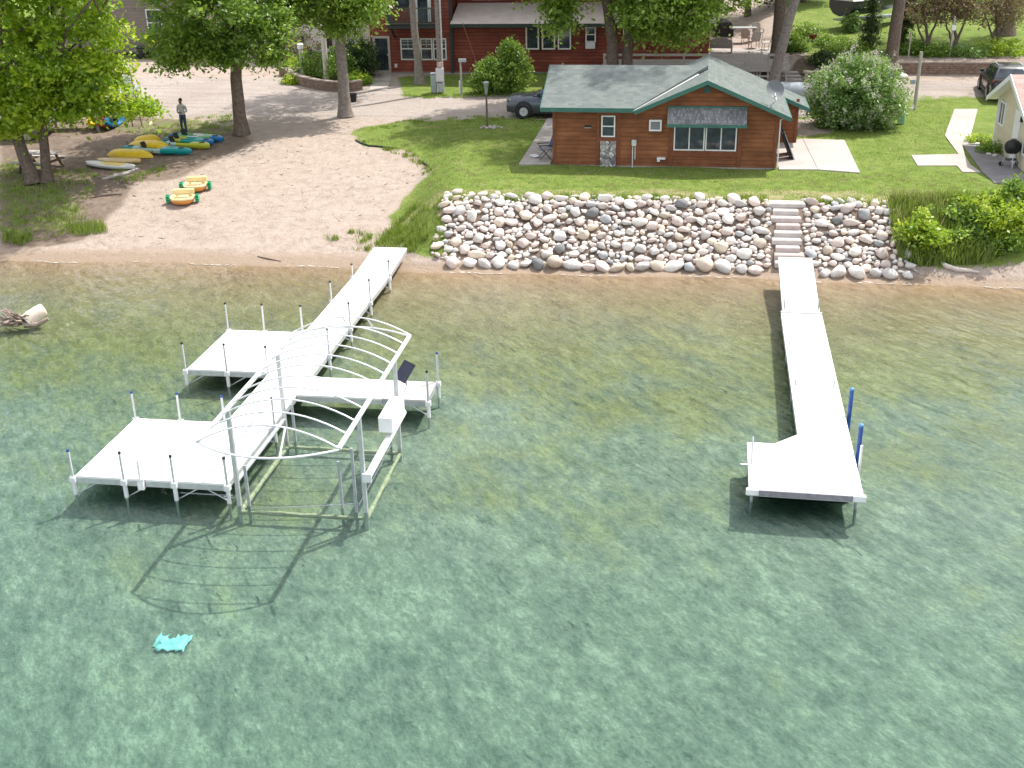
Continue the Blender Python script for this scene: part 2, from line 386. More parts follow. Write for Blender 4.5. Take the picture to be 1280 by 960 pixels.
fz = (GZZ[:-1, :-1] + GZZ[1:, 1:])/2; fy = (GYY[:-1, :-1]+GYY[1:, 1:])/2; fg = (ATT['grass'][:-1, :-1]+ATT['grass'][1:, 1:])/2; fx = (GXX[:-1, :-1]+GXX[1:, 1:])/2
cls = np.full(fz.shape, 1)                     # beach
cls[fz < 0.0] = 0                              # lake bed
cls[(fz >= 0) & (fg > .4)] = 2                 # lawn
cls[(cls == 1) & (fy > 55.5)] = 3              # dirt road
cls[(cls == 2) & (fy > 68)] = 4                # hillside lawn
def fast_mesh(name, verts, faces, mats, atts=None, smooth=False):
    me = bpy.data.meshes.new(name); nf, k = faces.shape
    me.vertices.add(len(verts)); me.vertices.foreach_set('co', verts.astype(np.float32).ravel())
    me.loops.add(nf*k); me.loops.foreach_set('vertex_index', faces.astype(np.int32).ravel())
    me.polygons.add(nf); me.polygons.foreach_set('loop_start', np.arange(0, nf*k, k, dtype=np.int32))
    try: me.polygons.foreach_set('loop_total', np.full(nf, k, np.int32))
    except Exception: pass
    if smooth: me.polygons.foreach_set('use_smooth', np.ones(nf, bool))
    for m in mats: me.materials.append(m)
    for nme, (dom, arr) in (atts or {}).items():
        a = me.attributes.new(nme, 'FLOAT', dom); a.data.foreach_set('value', arr.astype(np.float32).ravel())
    me.update(); me.validate()
    o = bpy.data.objects.new(name, me); COL.objects.link(o); return o
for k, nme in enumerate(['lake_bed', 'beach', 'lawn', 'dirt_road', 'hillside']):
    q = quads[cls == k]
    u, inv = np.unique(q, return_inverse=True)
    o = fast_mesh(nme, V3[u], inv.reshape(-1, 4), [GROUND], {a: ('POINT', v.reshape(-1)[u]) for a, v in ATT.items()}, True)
    struct(o)

# ------------------------------------------------------------------ lake water
def water_material():
    m, nt, b = nm('lake_water'); nt.nodes.remove(b)
    p = posc(nt)
    def wave(rot, sx_, sy_, sc_, det=2):
        mr = N(nt, 'ShaderNodeMapping'); mr.inputs['Rotation'].default_value = (0, 0, R(rot)); L(nt, p, mr.inputs[0]); mp = N(nt, 'ShaderNodeMapping'); mp.inputs['Scale'].default_value = (sx_, sy_, 1); L(nt, mr.outputs[0], mp.inputs[0])
        return noise(nt, mp.outputs[0], sc_, det, .5)
    w1 = wave(46, .34, 1.3, 1.7, 1); w2 = wave(58, .5, 1.3, 4.0, 1); w3 = wave(35, .3, 1.0, .5, 1); w4 = wave(10, .7, 1.2, 9, 1)
    amp = mapr(nt, noise(nt, p, .13, 3), .38, .62, .6, 1.15)
    h = mth(nt, 'ADD', mth(nt, 'ADD', mth(nt, 'MULTIPLY', w1, .095), mth(nt, 'MULTIPLY', w2, .048)), mth(nt, 'ADD', mth(nt, 'MULTIPLY', w3, .10), mth(nt, 'MULTIPLY', w4, .014)))
    h = mth(nt, 'MULTIPLY', h, amp)
    bp = N(nt, 'ShaderNodeBump'); bp.inputs['Strength'].default_value = 1; bp.inputs['Distance'].default_value = 1.0; L(nt, h, bp.inputs['Height'])
    fr = N(nt, 'ShaderNodeFresnel'); fr.inputs['IOR'].default_value = 1.33; L(nt, bp.outputs[0], fr.inputs['Normal'])
    tr = N(nt, 'ShaderNodeBsdfTransparent'); tr.inputs[0].default_value = (1, 1, 1, 1)
    gl = N(nt, 'ShaderNodeBsdfGlossy'); gl.inputs['Roughness'].default_value = .09; L(nt, bp.outputs[0], gl.inputs['Normal'])
    ms = N(nt, 'ShaderNodeMixShader'); L(nt, fr.outputs[0], ms.inputs[0]); L(nt, tr.outputs[0], ms.inputs[1]); L(nt, gl.outputs[0], ms.inputs[2])
    out = nt.nodes['Material Output']; L(nt, ms.outputs[0], out.inputs[0])
    va = N(nt, 'ShaderNodeVolumeAbsorption'); va.inputs['Color'].default_value = (.26, .72, .68, 1); va.inputs['Density'].default_value = .70
    vs = N(nt, 'ShaderNodeVolumeScatter'); vs.inputs['Color'].default_value = (.58, .86, .86, 1); vs.inputs['Density'].default_value = .12
    ad = N(nt, 'ShaderNodeAddShader'); L(nt, va.outputs[0], ad.inputs[0]); L(nt, vs.outputs[0], ad.inputs[1]); L(nt, ad.outputs[0], out.inputs['Volume'])
    return m
mb = MB(); mb.box((-5, 4.3, -3.5), (160, 69, 7)); wat = mb.build('water', water_material()); struct(wat)

# ------------------------------------------------------------------ light
w = bpy.data.worlds.new('World'); sc.world = w; w.use_nodes = True; nt = w.node_tree
sky = nt.nodes.new('ShaderNodeTexSky'); sky.sky_type = 'NISHITA'; sky.sun_disc = False
SUN = Vector((.44, .43, 1.0)).normalized()
sky.sun_elevation = math.asin(SUN.z); sky.sun_rotation = math.atan2(SUN.x, SUN.y); sky.air_density = 1.0; sky.dust_density = 3.0
bg = nt.nodes['Background']; bg.inputs[1].default_value = .15
tc = N(nt, 'ShaderNodeTexCoord'); sxw = N(nt, 'ShaderNodeSeparateXYZ'); L(nt, tc.outputs['Generated'], sxw.inputs[0])
zz = mth(nt, 'ADD', mth(nt, 'MAXIMUM', sxw.outputs[2], 0), .22); cw = N(nt, 'ShaderNodeCombineXYZ'); L(nt, mth(nt, 'DIVIDE', sxw.outputs[0], zz), cw.inputs[0]); L(nt, mth(nt, 'DIVIDE', sxw.outputs[1], zz), cw.inputs[1])
cl = mapr(nt, noise(nt, cw.outputs[0], 1.1, 6, .6), .39, .56)
L(nt, mix(nt, cl, sky.outputs[0], (7.6, 7.7, 8.0)), bg.inputs[0])      # broken white clouds
sl = bpy.data.lights.new('sun', 'SUN'); sl.energy = 4.7; sl.angle = R(.8); sl.color = (1, .955, .88)
so = bpy.data.objects.new('sun', sl); COL.objects.link(so); so.rotation_mode = 'QUATERNION'; so.rotation_quaternion = SUN.to_track_quat('Z', 'Y'); so.location = (20, 20, 60)
sc.view_settings.view_transform = 'Standard'; sc.view_settings.look = 'None'; sc.view_settings.gamma = 1; sc.view_settings.exposure = .47; sc.view_settings.use_curve_mapping = False
sc.cycles.max_bounces = 8; sc.cycles.transparent_max_bounces = 16; sc.cycles.volume_bounces = 1; sc.cycles.use_denoising = True
sc.cycles.sample_clamp_indirect = 6
# ------------------------------------------------------------------ left dock
DZ = .45
def brace(mb, a, b, r=.012): mb.tube(a, b, r, n=6)
def dock_post(root, u, v, top, bed, r=.03, cap=True, capmat=None):
    mb = MB(); mb.tube((u, v, bed), (u, v, top), r, n=8)
    p = mb.build('post', M['alu'], root, True)
    mb = MB(); mb.tube((u, v, -.02), (u, v, DZ-.02), r*1.7, n=8); mb.box((u, v, DZ-.07), (.13, .13, .12)); mb.build('sleeve', M['pipe'], p, True)
    if cap:
        mb = MB(); mb.tube((u, v, top-.01), (u, v, top+.035), r*1.2, n=8); mb.build('cap', capmat or M['black'], p, True)
    return p
def deck_panel(root, u0, u1, v0, v1, z=DZ, mat=None, along='u', frame=True, fmat=None, name='deck_panel', th=.05, z2=None):
    """boards with fine gaps inside an aluminium frame"""
    mb = MB(); w = .148
    zf = lambda v: z if z2 is None else z + (z2-z)*(v-v0)/(v1-v0)
    if along == 'u':
        n = max(1, round((v1-v0)/w)); s = (v1-v0)/n
        for i in range(n):
            a, b = v0+i*s+.003, v0+(i+1)*s-.003
            mb.add([(u0, a, zf(a)-th), (u1, a, zf(a)-th), (u1, b, zf(b)-th), (u0, b, zf(b)-th), (u0, a, zf(a)), (u1, a, zf(a)), (u1, b, zf(b)), (u0, b, zf(b))],
                   [(3, 2, 1, 0), (4, 5, 6, 7), (0, 1, 5, 4), (1, 2, 6, 5), (2, 3, 7, 6), (3, 0, 4, 7)])
    else:
        n = max(1, round((u1-u0)/w)); s = (u1-u0)/n
        for i in range(n):
            mb.box(((u0+(i+.5)*s), (v0+v1)/2, z-th/2), (s-.006, v1-v0, th))
    o = mb.build(name, mat or M['deck'], root)
    if frame:
        f = MB(); h = .13; t = .04
        for (a, b) in (((u0, v0), (u1, v0)), ((u0, v1), (u1, v1)), ((u0, v0), (u0, v1)), ((u1, v0), (u1, v1))):
            hor = a[1] == b[1]
            if hor:
                yy = a[1] + (t/2+.001)*(1 if a[1] == v0 else -1)
                f.box(((u0+u1)/2, yy, zf(a[1])-th-h/2-.002), (u1-u0, t, h))
            else:
                xx = a[0] + (t/2+.001)*(1 if a[0] == u0 else -1)
                f.prism([(xx-t/2, v0+t+.004, zf(v0)-th-h), (xx-t/2, v1-t-.004, zf(v1)-th-h), (xx-t/2, v1-t-.004, zf(v1)-th-.003), (xx-t/2, v0+t+.004, zf(v0)-th-.003)], (t, 0, 0))
        f.build('edge_frame', fmat or M['alu'], o)
    return o
LD = thing('dock', 'long white dock with two side platforms and a finger, reaching out from the sandy beach', 'dock', (-9.59, 21.01, 0))
lx, ly = LD.location.x, LD.location.y
def bedz(u, v): return min(-.05, Tz(lx+u, ly+v)) - .05
# walkway sections
vs = [0, 3.07, 6.2, 9.3, 12.25, 14.75]
for a, b in zip(vs[:-1], vs[1:]): deck_panel(LD, -1.2, 0, a+.004, b-.004)
deck_panel(LD, -1.2, 0, 14.76, 17.6, DZ, z2=.62, name='ramp_panel')
for v0 in (0, 6.27):
    deck_panel(LD, -3.56, -2.385, v0, v0+3.06); deck_panel(LD, -2.375, -1.206, v0, v0+3.06)
deck_panel(LD, .006, 2.28, 4.88, 6.07)
deck_panel(LD, 2.29, 3.46, 4.88, 6.07, mat=M['deckgrey'], fmat=M['alud'])
for u, v, top, blue in [(-3.6, -.03, 1.08, 1), (-2.38, -.04, 1.1, 0), (-1.2, -.04, 1.08, 0), (.03, -.04, 1.1, 0),
        (-3.58, 3.1, 1.12, 1), (-2.4, 3.1, 1.14, 1), (-1.25, 3.1, 1.12, 1), (-3.6, 6.24, 1.2, 0), (-2.4, 6.23, 1.22, 0), (-1.23, 6.22, 1.2, 0),
        (-3.58, 9.38, 1.25, 0), (-2.45, 9.38, 1.25, 0), (-1.27, 9.38, 1.25, 0), (.04, 3.05, 1.15, 0), (.04, 7.7, 1.2, 0), (.04, 9.9, 1.2, 0), (.04, 12.25, 1.15, 0), (.04, 14.75, 1.0, 0),
        (-1.24, 12.25, 1.05, 0), (-1.24, 14.75, .85, 0), (3.5, 6.1, 1.25, 1), (3.5, 4.84, 1.25, 0)]:
    dock_post(LD, u, v, top, bedz(u, v), capmat=M['bluecap'] if blue else M['black'])
for a, b in [((-2.38, 0), 1), ((-1.2, 0), 1), ((.03, 0), -1), ((-3.6, 0), 1), ((-3.6, 6.27), 1), ((-2.4, 6.27), 1), ((3.5, 4.9), -1)]:
    mb = MB(); u, v = a; mb.tube((u, v+.03, -.02), (u+b*.5, v+.03, DZ-.18), .014, n=6); mb.build('brace', M['alu'], LD, True)
for v in (.2, 3.0, 7.7, 9.9, 12.25, 14.75):
    mb = MB(); mb.tube((.02, v, .0), (.02, v-.45, DZ-.18), .014, n=6); mb.tube((.02, v, .05), (-1.2, v, .05), .018, n=6); mb.build('brace', M['alud'], LD, True)
mb = MB(); mb.tube((-1.98, -.05, DZ-.22), (-1.98, -.05, DZ+.5), .035, n=8); mb.box((-1.98, -.06, DZ-.12), (.14, .07, .2)); mb.box((-1.98, -.01, DZ+.03), (.16, .16, .04)); mb.build('mooring_arm', M['white'], LD, True)

# ------------------------------------------------------------------ boat lift with canopy frame
BL = thing('boat_lift', 'boat lift with bare arched canopy frame of white pipes beside the finger dock', 'boat lift', (-9.59, 21.01, 0))
U0, U1, VA, VB, ZR = .30, 3.2, -1.73, 4.5, 2.35
for u in (U0, U1):
    mb = MB(); mb.box((u, (VA+VB)/2, ZR), (.09, VB-VA, .09), bev=.02); mb.build('side_rail', M['pipe'], BL)
nb = 11
for i in range(nb):
    v = VA + (VB-VA)*i/(nb-1)
    pts = [(U0 + (U1-U0)*k/14, v, ZR + .02 + .42*(1-(2*k/14-1)**2)) for k in range(15)]
    mb = MB(); mb.path(pts, .019, 8); mb.build('canopy_bow', M['pipe'], BL, True)
for v, sgn in ((VA, -1), (VB, 1)):
    mb = MB()
    pts = [(U0 + (U1-U0)*k/14, v + sgn*.52*(1-(2*k/14-1)**2), ZR-.02) for k in range(15)]
    mb.path(pts, .024, 8)
    for f in (.42, .64):
        g = 1-(2*f-1)**2; uu = U0+(U1-U0)*f
        mb.tube((uu, v, ZR+.02+.42*g), (uu, v+sgn*.52*g, ZR-.02), .022, n=8)
    mb.build('end_bow', M['pipe'], BL, True)
def lz(u, v): return Tz(lx+u, ly+v)
for u, v, top in ((.30, -.12, ZR-.04), (.30, 3.1, ZR-.04), (3.16, -.1, ZR-.04), (3.16, 3.05, ZR-.04)):
    mb = MB(); mb.box((u, v, (top+lz(u, v))/2), (.085, .085, top-lz(u, v))); mb.build('leg', M['alu'], BL)
for u, v, top in ((.52, -.12, 1.0), (.52, 3.1, 1.0), (2.95, -.12, 1.55), (2.6, 0.0, 1.15), (2.95, 3.05, 1.1)):
    mb = MB(); mb.box((u, v, (top+lz(u, v))/2), (.06, .05, top-lz(u, v))); mb.build('guide_post', M['alud'], BL)
mb = MB(); mb.path([(3.27, -.2, .9), (3.27, 3.15, .9)], .085, 14); mb.box((3.27, -.21, .9), (.2, .04, .2)); mb.build('winch_beam', M['pipe'], BL, True)
mb = MB(); mb.prism([(3.07, 1.65, 1.08), (3.39, 1.65, 1.08), (3.39, 1.65, 1.44), (3.07, 1.65, 1.44)], (0, 1.2, 0)); mb.build('winch_cover', M['white'], BL)
mb = MB(); mb.tube((.3, -.12, .6), (.3, 3.1, .6), .05, n=10); mb.build('side_beam', M['alu'], BL, True)
for a, b in (((.3, -.12), (3.16, -.1)), ((.3, 3.1), (3.16, 3.05)), ((.3, -.12), (.3, 3.1)), ((3.16, -.1), (3.16, 3.05))):
    za = max(-.16, lz(*a)+.08); zb = max(-.16, lz(*b)+.08); mb = MB()
    n = 12; mb.path([(a[0]+(b[0]-a[0])*k/n, a[1]+(b[1]-a[1])*k/n, za+(zb-za)*k/n + random.uniform(-.01, .01)) for k in range(n+1)], [.05+random.uniform(-.012, .012) for k in range(n+1)], 8); mb.build('base_beam', M['algae'], BL, True)
mb = MB(); mb.tube((3.0, -.1, .15), (3.0, 3.0, .15), .012, n=6); mb.tube((.45, -.1, -.1), (3.0, -.1, .2), .01, n=6); mb.build('cable', M['alud'], BL, True)
mb = MB(); mb.box((3.15, 4.0, 1.6), (.32, .03, .52), M=Matrix.Rotation(R(-38), 4, 'X') @ Matrix.Rotation(R(25), 4, 'Y')); sp = mb.build('solar_panel', pm('solar_cells', (.035, .04, .07), (.02, .022, .04), 4, .25), BL)
mb = MB(); mb.tube((3.15, 4.1, 1.2), (3.15, 4.04, 1.5), .018, n=6); mb.tube((3.15, 4.1, 1.2), (3.18, 3.05, 1.0), .018, n=6); mb.build('bracket', M['alud'], sp, True)

# ------------------------------------------------------------------ right dock
p0 = GZ(1079, 617, DZ)
RD = thing('dock', 'straight white dock with a square end platform and blue bumper posts, below the stone steps', 'dock', (p0[0], p0[1], 0), R(-1.46))
def rz(u, v):
    c_, s_ = math.cos(R(-1.46)), math.sin(R(-1.46)); return min(-.05, Tz(p0[0]+u*c_-v*s_, p0[1]+u*s_+v*c_))-.05
for a, b in ((0, 2.86), (2.86, 5.7), (5.7, 8.55), (8.55, 11.35)): deck_panel(RD, -1.2, 0, a+.004, b-.004, fmat=M['alud'])
deck_panel(RD, -1.15, -.05, 11.36, 15.3, DZ+.03, z2=.98, name='ramp_panel', fmat=M['alud'])
mb = MB(); mb.box((-.6, 11.28, DZ+.025), (1.22, .1, .04)); mb.build('hinge_plate', M['alu'], RD)
deck_panel(RD, -2.38, -1.206, 0.0, 2.18, fmat=M['alud'])
mb = MB(); mb.prism([(-1.204, 2.19, DZ-.05), (-1.75, 2.19, DZ-.05), (-1.204, 2.74, DZ-.05)], (0, 0, .046)); mb.build('corner_gusset', M['deck'], RD)
mb = MB(); mb.box((-1.19, -.06, DZ-.09), (2.5, .1, .2), bev=.04); bp = mb.build('bumper', M['white'], RD, True)
mb = MB(); mb.box((-1.19, -.118, DZ-.08), (1.95, .03, .13)); mb.build('rubber_strip', M['greyrub'], bp)
for u, v in ((-2.3, .15), (-.1, .15), (-1.15, 5.7), (-.1, 5.7), (-1.1, 11.0), (-.1, 11.0), (-2.3, 2.0), (-1.15, 8.5), (-.1, 8.5)):
    mb = MB(); mb.tube((u, v, rz(u, v)), (u, v, DZ-.06), .035, n=8); mb.build('leg', M['alud'], RD, True)
mb = MB(); mb.box((-1.2, 1.05, .06), (1.9, 1.4, .22), bev=.06); mb.build('float', M['black'], RD)
for u, v, top in ((.1, 1.95, 1.14), (.1, 4.0, 1.14)):
    mb = MB(); mb.tube((u, v, .02), (u, v, top), .052, n=12); bp = mb.build('bumper_post', M['bluepad'], RD, True)
    mb = MB(); mb.ball((u, v, top), (.058, .058, .045)); mb.build('cap', pm('light_blue_plastic', (.12, .3, .62), None, 5, .4), bp, True)
mb = MB(); mb.tube((.06, 1.3, -.1), (.06, 1.3, .95), .03, n=8); mb.build('post', M['pipe'], RD, True)
mb = MB(); mb.tube((-2.3, 1.0, DZ), (-2.3, 1.35, 1.0), .022, n=8); mb.tube((-2.3, 1.0, DZ+.01), (-2.55, .98, DZ+.02), .02, n=8); mb.build('mooring_arm', M['alu'], RD, True)
for u, v, h in ((-1.08, 5.72, .16), (-.12, 5.72, .16), (-1.08, 8.57, .14), (-.12, 8.57, .14), (-1.1, 11.45, .42), (-.1, 11.45, .42)):
    mb = MB(); mb.tube((u, v, DZ), (u, v, DZ+h), .022, n=8); mb.build('stub_post', M['alud'], RD, True)

# ------------------------------------------------------------------ driftwood, drowned sheet, foam
p = GZ(30, 405, 0)
DW = thing('driftwood', 'bleached tree stump with tangled roots lying in the shallows', 'driftwood', (p[0], p[1], 0), R(0))
mb = MB(); mb.path([(.12, .0, .1), (.24, .10, .2), (.38, .22, .30), (.50, .34, .36), (.545, .38, .375), (.555, .385, .38)], [.24, .235, .22, .215, .19, .12], 16); mb.build('log', pm('bleached_wood', (.72, .66, .58), (.55, .47, .38), 5, .8, 0, .3), DW, True)
mb = MB()
for i in range(46):
    a = random.uniform(2.1, 6.0); l = random.uniform(.35, .85); x, y, z = -.1+random.uniform(-.2, .15), -.05+random.uniform(-.15, .1), random.uniform(.02, .25)
    pts = [(x, y, z)]; dx, dy, dz = math.cos(a)*l/4, math.sin(a)*l/5, random.uniform(-.02, .12)
    for k in range(4):
        x += dx*(1+random.uniform(-.5, .5)); y += dy+random.uniform(-.06, .06); z = z+dz+random.uniform(-.05, .05); pts.append((x, y, max(z, -.1)))
    mb.path(pts, [.045, .04, .03, .022, .008], 6)
mb.path([(.1, -.12, 0), (.55, -.12, .05), (.85, .02, .2)], [.09, .08, .06], 8)
mb.build('roots', pm('root_wood', (.42, .34, .29), (.16, .12, .1), 6, .9, 0, .4), DW, True)
p = G(215, 806); zb = Tz(p[0], p[1])
mb = MB(); nxs, nys = 14, 10; vs = []
for j in range(nys):
    for i in range(nxs):
        x = (i/(nxs-1)-.5)*.66; y = (j/(nys-1)-.5)*.50; k = 1-.35*abs(math.sin(i*.9))*abs(y)
        vs.append((x+.05*mnoise.noise((i*.6, j*.5, 1)), y*k+.12*mnoise.noise((i*.4, 3, j*.3)), zb+.05+.06*mnoise.noise((i*.55, j*.55, 7.3))))
fs = [(j*nxs+i, j*nxs+i+1, (j+1)*nxs+i+1, (j+1)*nxs+i) for j in range(nys-1) for i in range(nxs-1) if not (j > 6 and 3 < i < 7) and not (j < 2 and i < 2)]
mb.add(vs, fs); o = mb.build('plastic_sheet', pm('turquoise_sheet', (.42, .82, .78), (.2, .55, .56), 5, .5), None, True, loc=(p[0], p[1], 0))
o.modifiers.new('solid', 'SOLIDIFY').thickness = .012
tag(o, 'crumpled turquoise plastic sheet lying on the lake bed', 'plastic sheet')
mb = MB(); x = -60
while x < 40:
    l = random.uniform(.04, .32); n = 7; top = []; bot = []; off = random.uniform(-.05, .04); hw = random.uniform(.006, .028)
    if mnoise.noise((x*.5, 0, 0)) > .0:
        for k in range(n+1):
            xx = x+l*k/n; t = math.sin(math.pi*k/n); yy = float(shore_y(xx)) + .06*math.sin(xx*2.3)+.03*math.sin(xx*7)+off
            top.append((xx, yy+hw*t*random.uniform(.6, 1.6)+.004)); bot.append((xx, yy-hw*t*random.uniform(.6, 1.6)-.003))
        mb.prism([(a, b_, max(.012, Tz(a, b_)+.004)) for a, b_ in top+bot[::-1]], (0, 0, .008))
    x += l*random.uniform(.5, 1.6)
tag(mb.build('foam', pm('foam', (.62, .58, .53), None, 30, .8)), kind='stuff')

# ------------------------------------------------------------------ cottage
CW = siding('cedar_siding', (.075, .03, .015), (.225, .083, .035), (.355, .148, .066), .178)
CT = pm('cedar_trim', (.22, .07, .032), (.14, .046, .022), 5, .7)
GT = pm('green_trim', (.045, .15, .12), (.034, .115, .095), 4, .55)
SHX = shingle('green_shingle', (.08, .098, .096), (.14, .162, .155), (.21, .23, .218))
SHY = shingle('green_shingle_gable', (.075, .092, .09), (.13, .152, .145), (.195, .215, .205), axis='y')
GZ0 = 1.86
CO = thing('cottage', 'small orange-brown cedar cottage with a green shingle roof above the rock bank', 'cottage', (-5.2, 46.65, GZ0), R(-1.0))
W_, D1, D2 = 9.03, 5.0, 6.9       # local x right, y away from the lake
S = .425; EZ = 2.36               # roof slope, eave underside height (local)
AX = 6.17                         # gable ridge x
rz0 = EZ + S*.42                  # wall plate line in local z for the roof underside at wall plane
def zmain(y): return EZ + S*(y+.42)            # underside of the front slope
def zgab(x): return 3.46 - S*abs(x-AX)         # underside of the gable slopes
wl = MB()
wl.prism([(0, 0, .08), (W_, 0, .08), (W_, 0, zgab(W_)), (AX, 0, zgab(AX)), (3.55, 0, zgab(3.55)), (3.55, 0, zmain(0)), (0, 0, zmain(0))], (0, .12, 0))
wl.prism([(0, .12, .08), (0, D1, .08), (0, D1, zmain(0)), (0, 2.5, zmain(2.5)-.03), (0, .12, zmain(.1))], (.12, 0, 0))
wl.prism([(W_-.12, .12, .08), (W_-.12, 4.75, .08), (W_-.12, 4.75, zgab(W_)-.02), (W_-.12, .12, zgab(W_)-.02)], (.12, 0, 0))
wl.prism([(W_, 4.75, .08), (W_+1.1, 4.75, .08), (W_+1.1, 4.75, zgab(W_+1.1)-.02), (W_, 4.75, zgab(W_)-.02)], (0, .12, 0))
wl.prism([(W_+.98, 4.87, .08), (W_+.98, D2, .08), (W_+.98, D2, zgab(W_+1.1)-.03), (W_+.98, 4.87, zgab(W_+1.1)-.03)], (.12, 0, 0))
wl.box((W_/2+.5, D2, 1.2), (W_, .12, 2.2))
wl.box((2, D1, 1.2), (4, .12, 2.2))
wall = wl.build('wall', CW, CO)
fm = MB(); fm.box((W_/2, .06, -.1), (W_-.02, .08, .35)); fm.box((W_+.55, 4.81, -.1), (1.06, .08, .35)); fm.box((.06, D1/2, -.1), (.08, D1, .35)); fm.build('foundation', M['conctan'], CO)
T_ = .11
rf = MB()   # main roof: front and back slopes
RY = 2.55; RZ = zmain(RY)
rf.prism([(-.42, -.45, EZ-.01), (3.35, -.45, EZ-.01), (AX, RY, RZ), (-.42, RY, RZ)], (0, 0, T_))
rf.prism([(-.42, RY+.001, RZ), (AX, RY+.001, RZ), (AX, 5.4, zmain(RY)-S*(5.4-RY)), (-.42, 5.4, zmain(RY)-S*(5.4-RY))], (0, 0, T_))
roof = rf.build('roof', SHX, CO)
gf = MB()
XE = W_+.42; XR = W_+1.5; XL = 3.35
gf.prism([(AX, -.48, zgab(AX)), (AX, D2+.2, zgab(AX)), (XE, D2+.2, zgab(XE)), (XE, -.48, zgab(XE))], (0, 0, T_+.006))
gf.prism([(XE, 4.35, zgab(XE)), (XE, D2+.2, zgab(XE)), (XR, D2+.2, zgab(XR)), (XR, 4.35, zgab(XR))], (0, 0, T_+.006))
gf.prism([(AX-.001, -.48, zgab(AX)), (XL, -.48, zgab(XL)), (XL, -.43, zgab(XL)), (AX-.05, RY+.1, zgab(AX)), (AX-.001, RY+.1, zgab(AX))], (0, 0, T_+.006))
gf.prism([(AX-.001, RY+.1, zgab(AX)), (AX-.001, D2+.2, zgab(AX)), (AX-2.4, D2+.2, zgab(AX-2.4)), (AX-2.4, 5.0, zgab(AX-2.4))], (0, 0, T_+.006))
gf.build('gable_roof', SHY, CO)
# valley flashing strip (pale metal) and ridge
a0 = Vector((3.25, -.46, zgab(3.25)+T_+.04)); a1 = Vector((5.75, RY-.42, zgab(5.75)+T_+.03)); mb = MB()
d = Vector((.07, -.05, 0)); mb.prism([a0-d, a0+d, a1+d, a1-d], (0, 0, .02)); mb.build('valley_flashing', M['white'], CO)
fb = MB()   # fascia boards
def fasc(a, b, h=.17, t=.035, nrm=(0, -1, 0)):
    a, b, nn = Vector(a), Vector(b), Vector(nrm)*t; fb.prism([a, b, b+Vector((0, 0, h)), a+Vector((0, 0, h))], nn)
fasc((-.44, -.455, EZ-.06), (XL, -.455, EZ-.06))
fasc((XL, -.485, zgab(XL)-.05), (AX, -.485, zgab(AX)-.05)); fasc((AX, -.485, zgab(AX)-.05), (XE+.02, -.485, zgab(XE)-.06))
fasc((XE, 4.345, zgab(XE)-.05), (XR+.02, 4.345, zgab(XR)-.06))
fasc((XE+.002, -.48, zgab(XE)-.06), (XE+.002, 4.34, zgab(XE)-.06), nrm=(1, 0, 0))
fasc((XR+.002, 4.35, zgab(XR)-.06), (XR+.002, D2+.2, zgab(XR)-.06), nrm=(1, 0, 0))
fasc((-.422, -.45, EZ-.02), (-.422, RY, RZ-.02), .13, .03, (-1, 0, 0))
fb.build('fascia', GT, CO)
class _T:
    def box(s, c, d):
        m_ = MB(); m_.box(c, d); m_.build('trim', CT, CO)
tr = _T()
for x in (.07, W_-.07): tr.box((x, -.015, 1.22), (.13, .03, 2.28))
for x in (1.86, 2.72): tr.box((x, -.015, 1.24), (.11, .03, 2.32))
tr.box((2.29, -.015, 1.12), (.74, .03, .12)); tr.box((2.29, -.015, 2.18), (.74, .028, .2))
for x in (4.82, 7.55): tr.box((x, -.02, .95), (.16, .04, 1.7))
tr.box((6.18, -.02, .62), (2.56, .04, .26)); tr.box((6.18, -.018, 1.82), (2.56, .036, .1))
tr.box((W_+.1, 4.735, 1.2), (.13, .03, 2.0)); tr.box((W_+1.04, 4.735, 1.1), (.13, .03, 1.9))
def window(parent, x0, x1, z0, z1, y, panes, t=.06, fmat=None, gmat=None, depth=.06, name='window'):
    """frame of bars standing proud of the wall at y (facing -y), panes: list of (x0,x1,z0,z1) fractions"""
    f = MB()
    f.box(((x0+x1)/2, y-depth/2, z0+t/2), (x1-x0, depth, t)); f.box(((x0+x1)/2, y-depth/2, z1-t/2), (x1-x0, depth, t))
    f.box((x0+t/2, y-depth/2, (z0+z1)/2), (t, depth, z1-z0-2*t-.002)); f.box((x1-t/2, y-depth/2, (z0+z1)/2), (t, depth, z1-z0-2*t-.002))
    for kind, fr in panes:
        if kind == 'v': f.box((x0+(x1-x0)*fr, y-depth*.45, (z0+z1)/2), (t*.9, depth*.8, z1-z0-2*t-.002))
        else: f.box(((x0+x1)/2, y-depth*.45, z0+(z1-z0)*fr), (x1-x0-2*t-.002, depth*.8, t*.9))
    o = f.build(name, fmat or M['white'], parent)
    g = MB(); g.box(((x0+x1)/2, y-.012, (z0+z1)/2), (x1-x0-2*t-.004, .016, z1-z0-2*t-.004)); g.build('pane', gmat or M['glass'], o)
    return o
window(CO, 2.0, 2.56, 1.24, 2.1, -.002, [('h', .5)], .05, gmat=M['glass'])
window(CO, 4.93, 6.16, .74, 1.72, -.006, [('v', .5)], .05, gmat=M['glassb']); window(CO, 6.19, 7.42, .74, 1.72, -.006, [('v', .5)], .05, gmat=M['glassb'])
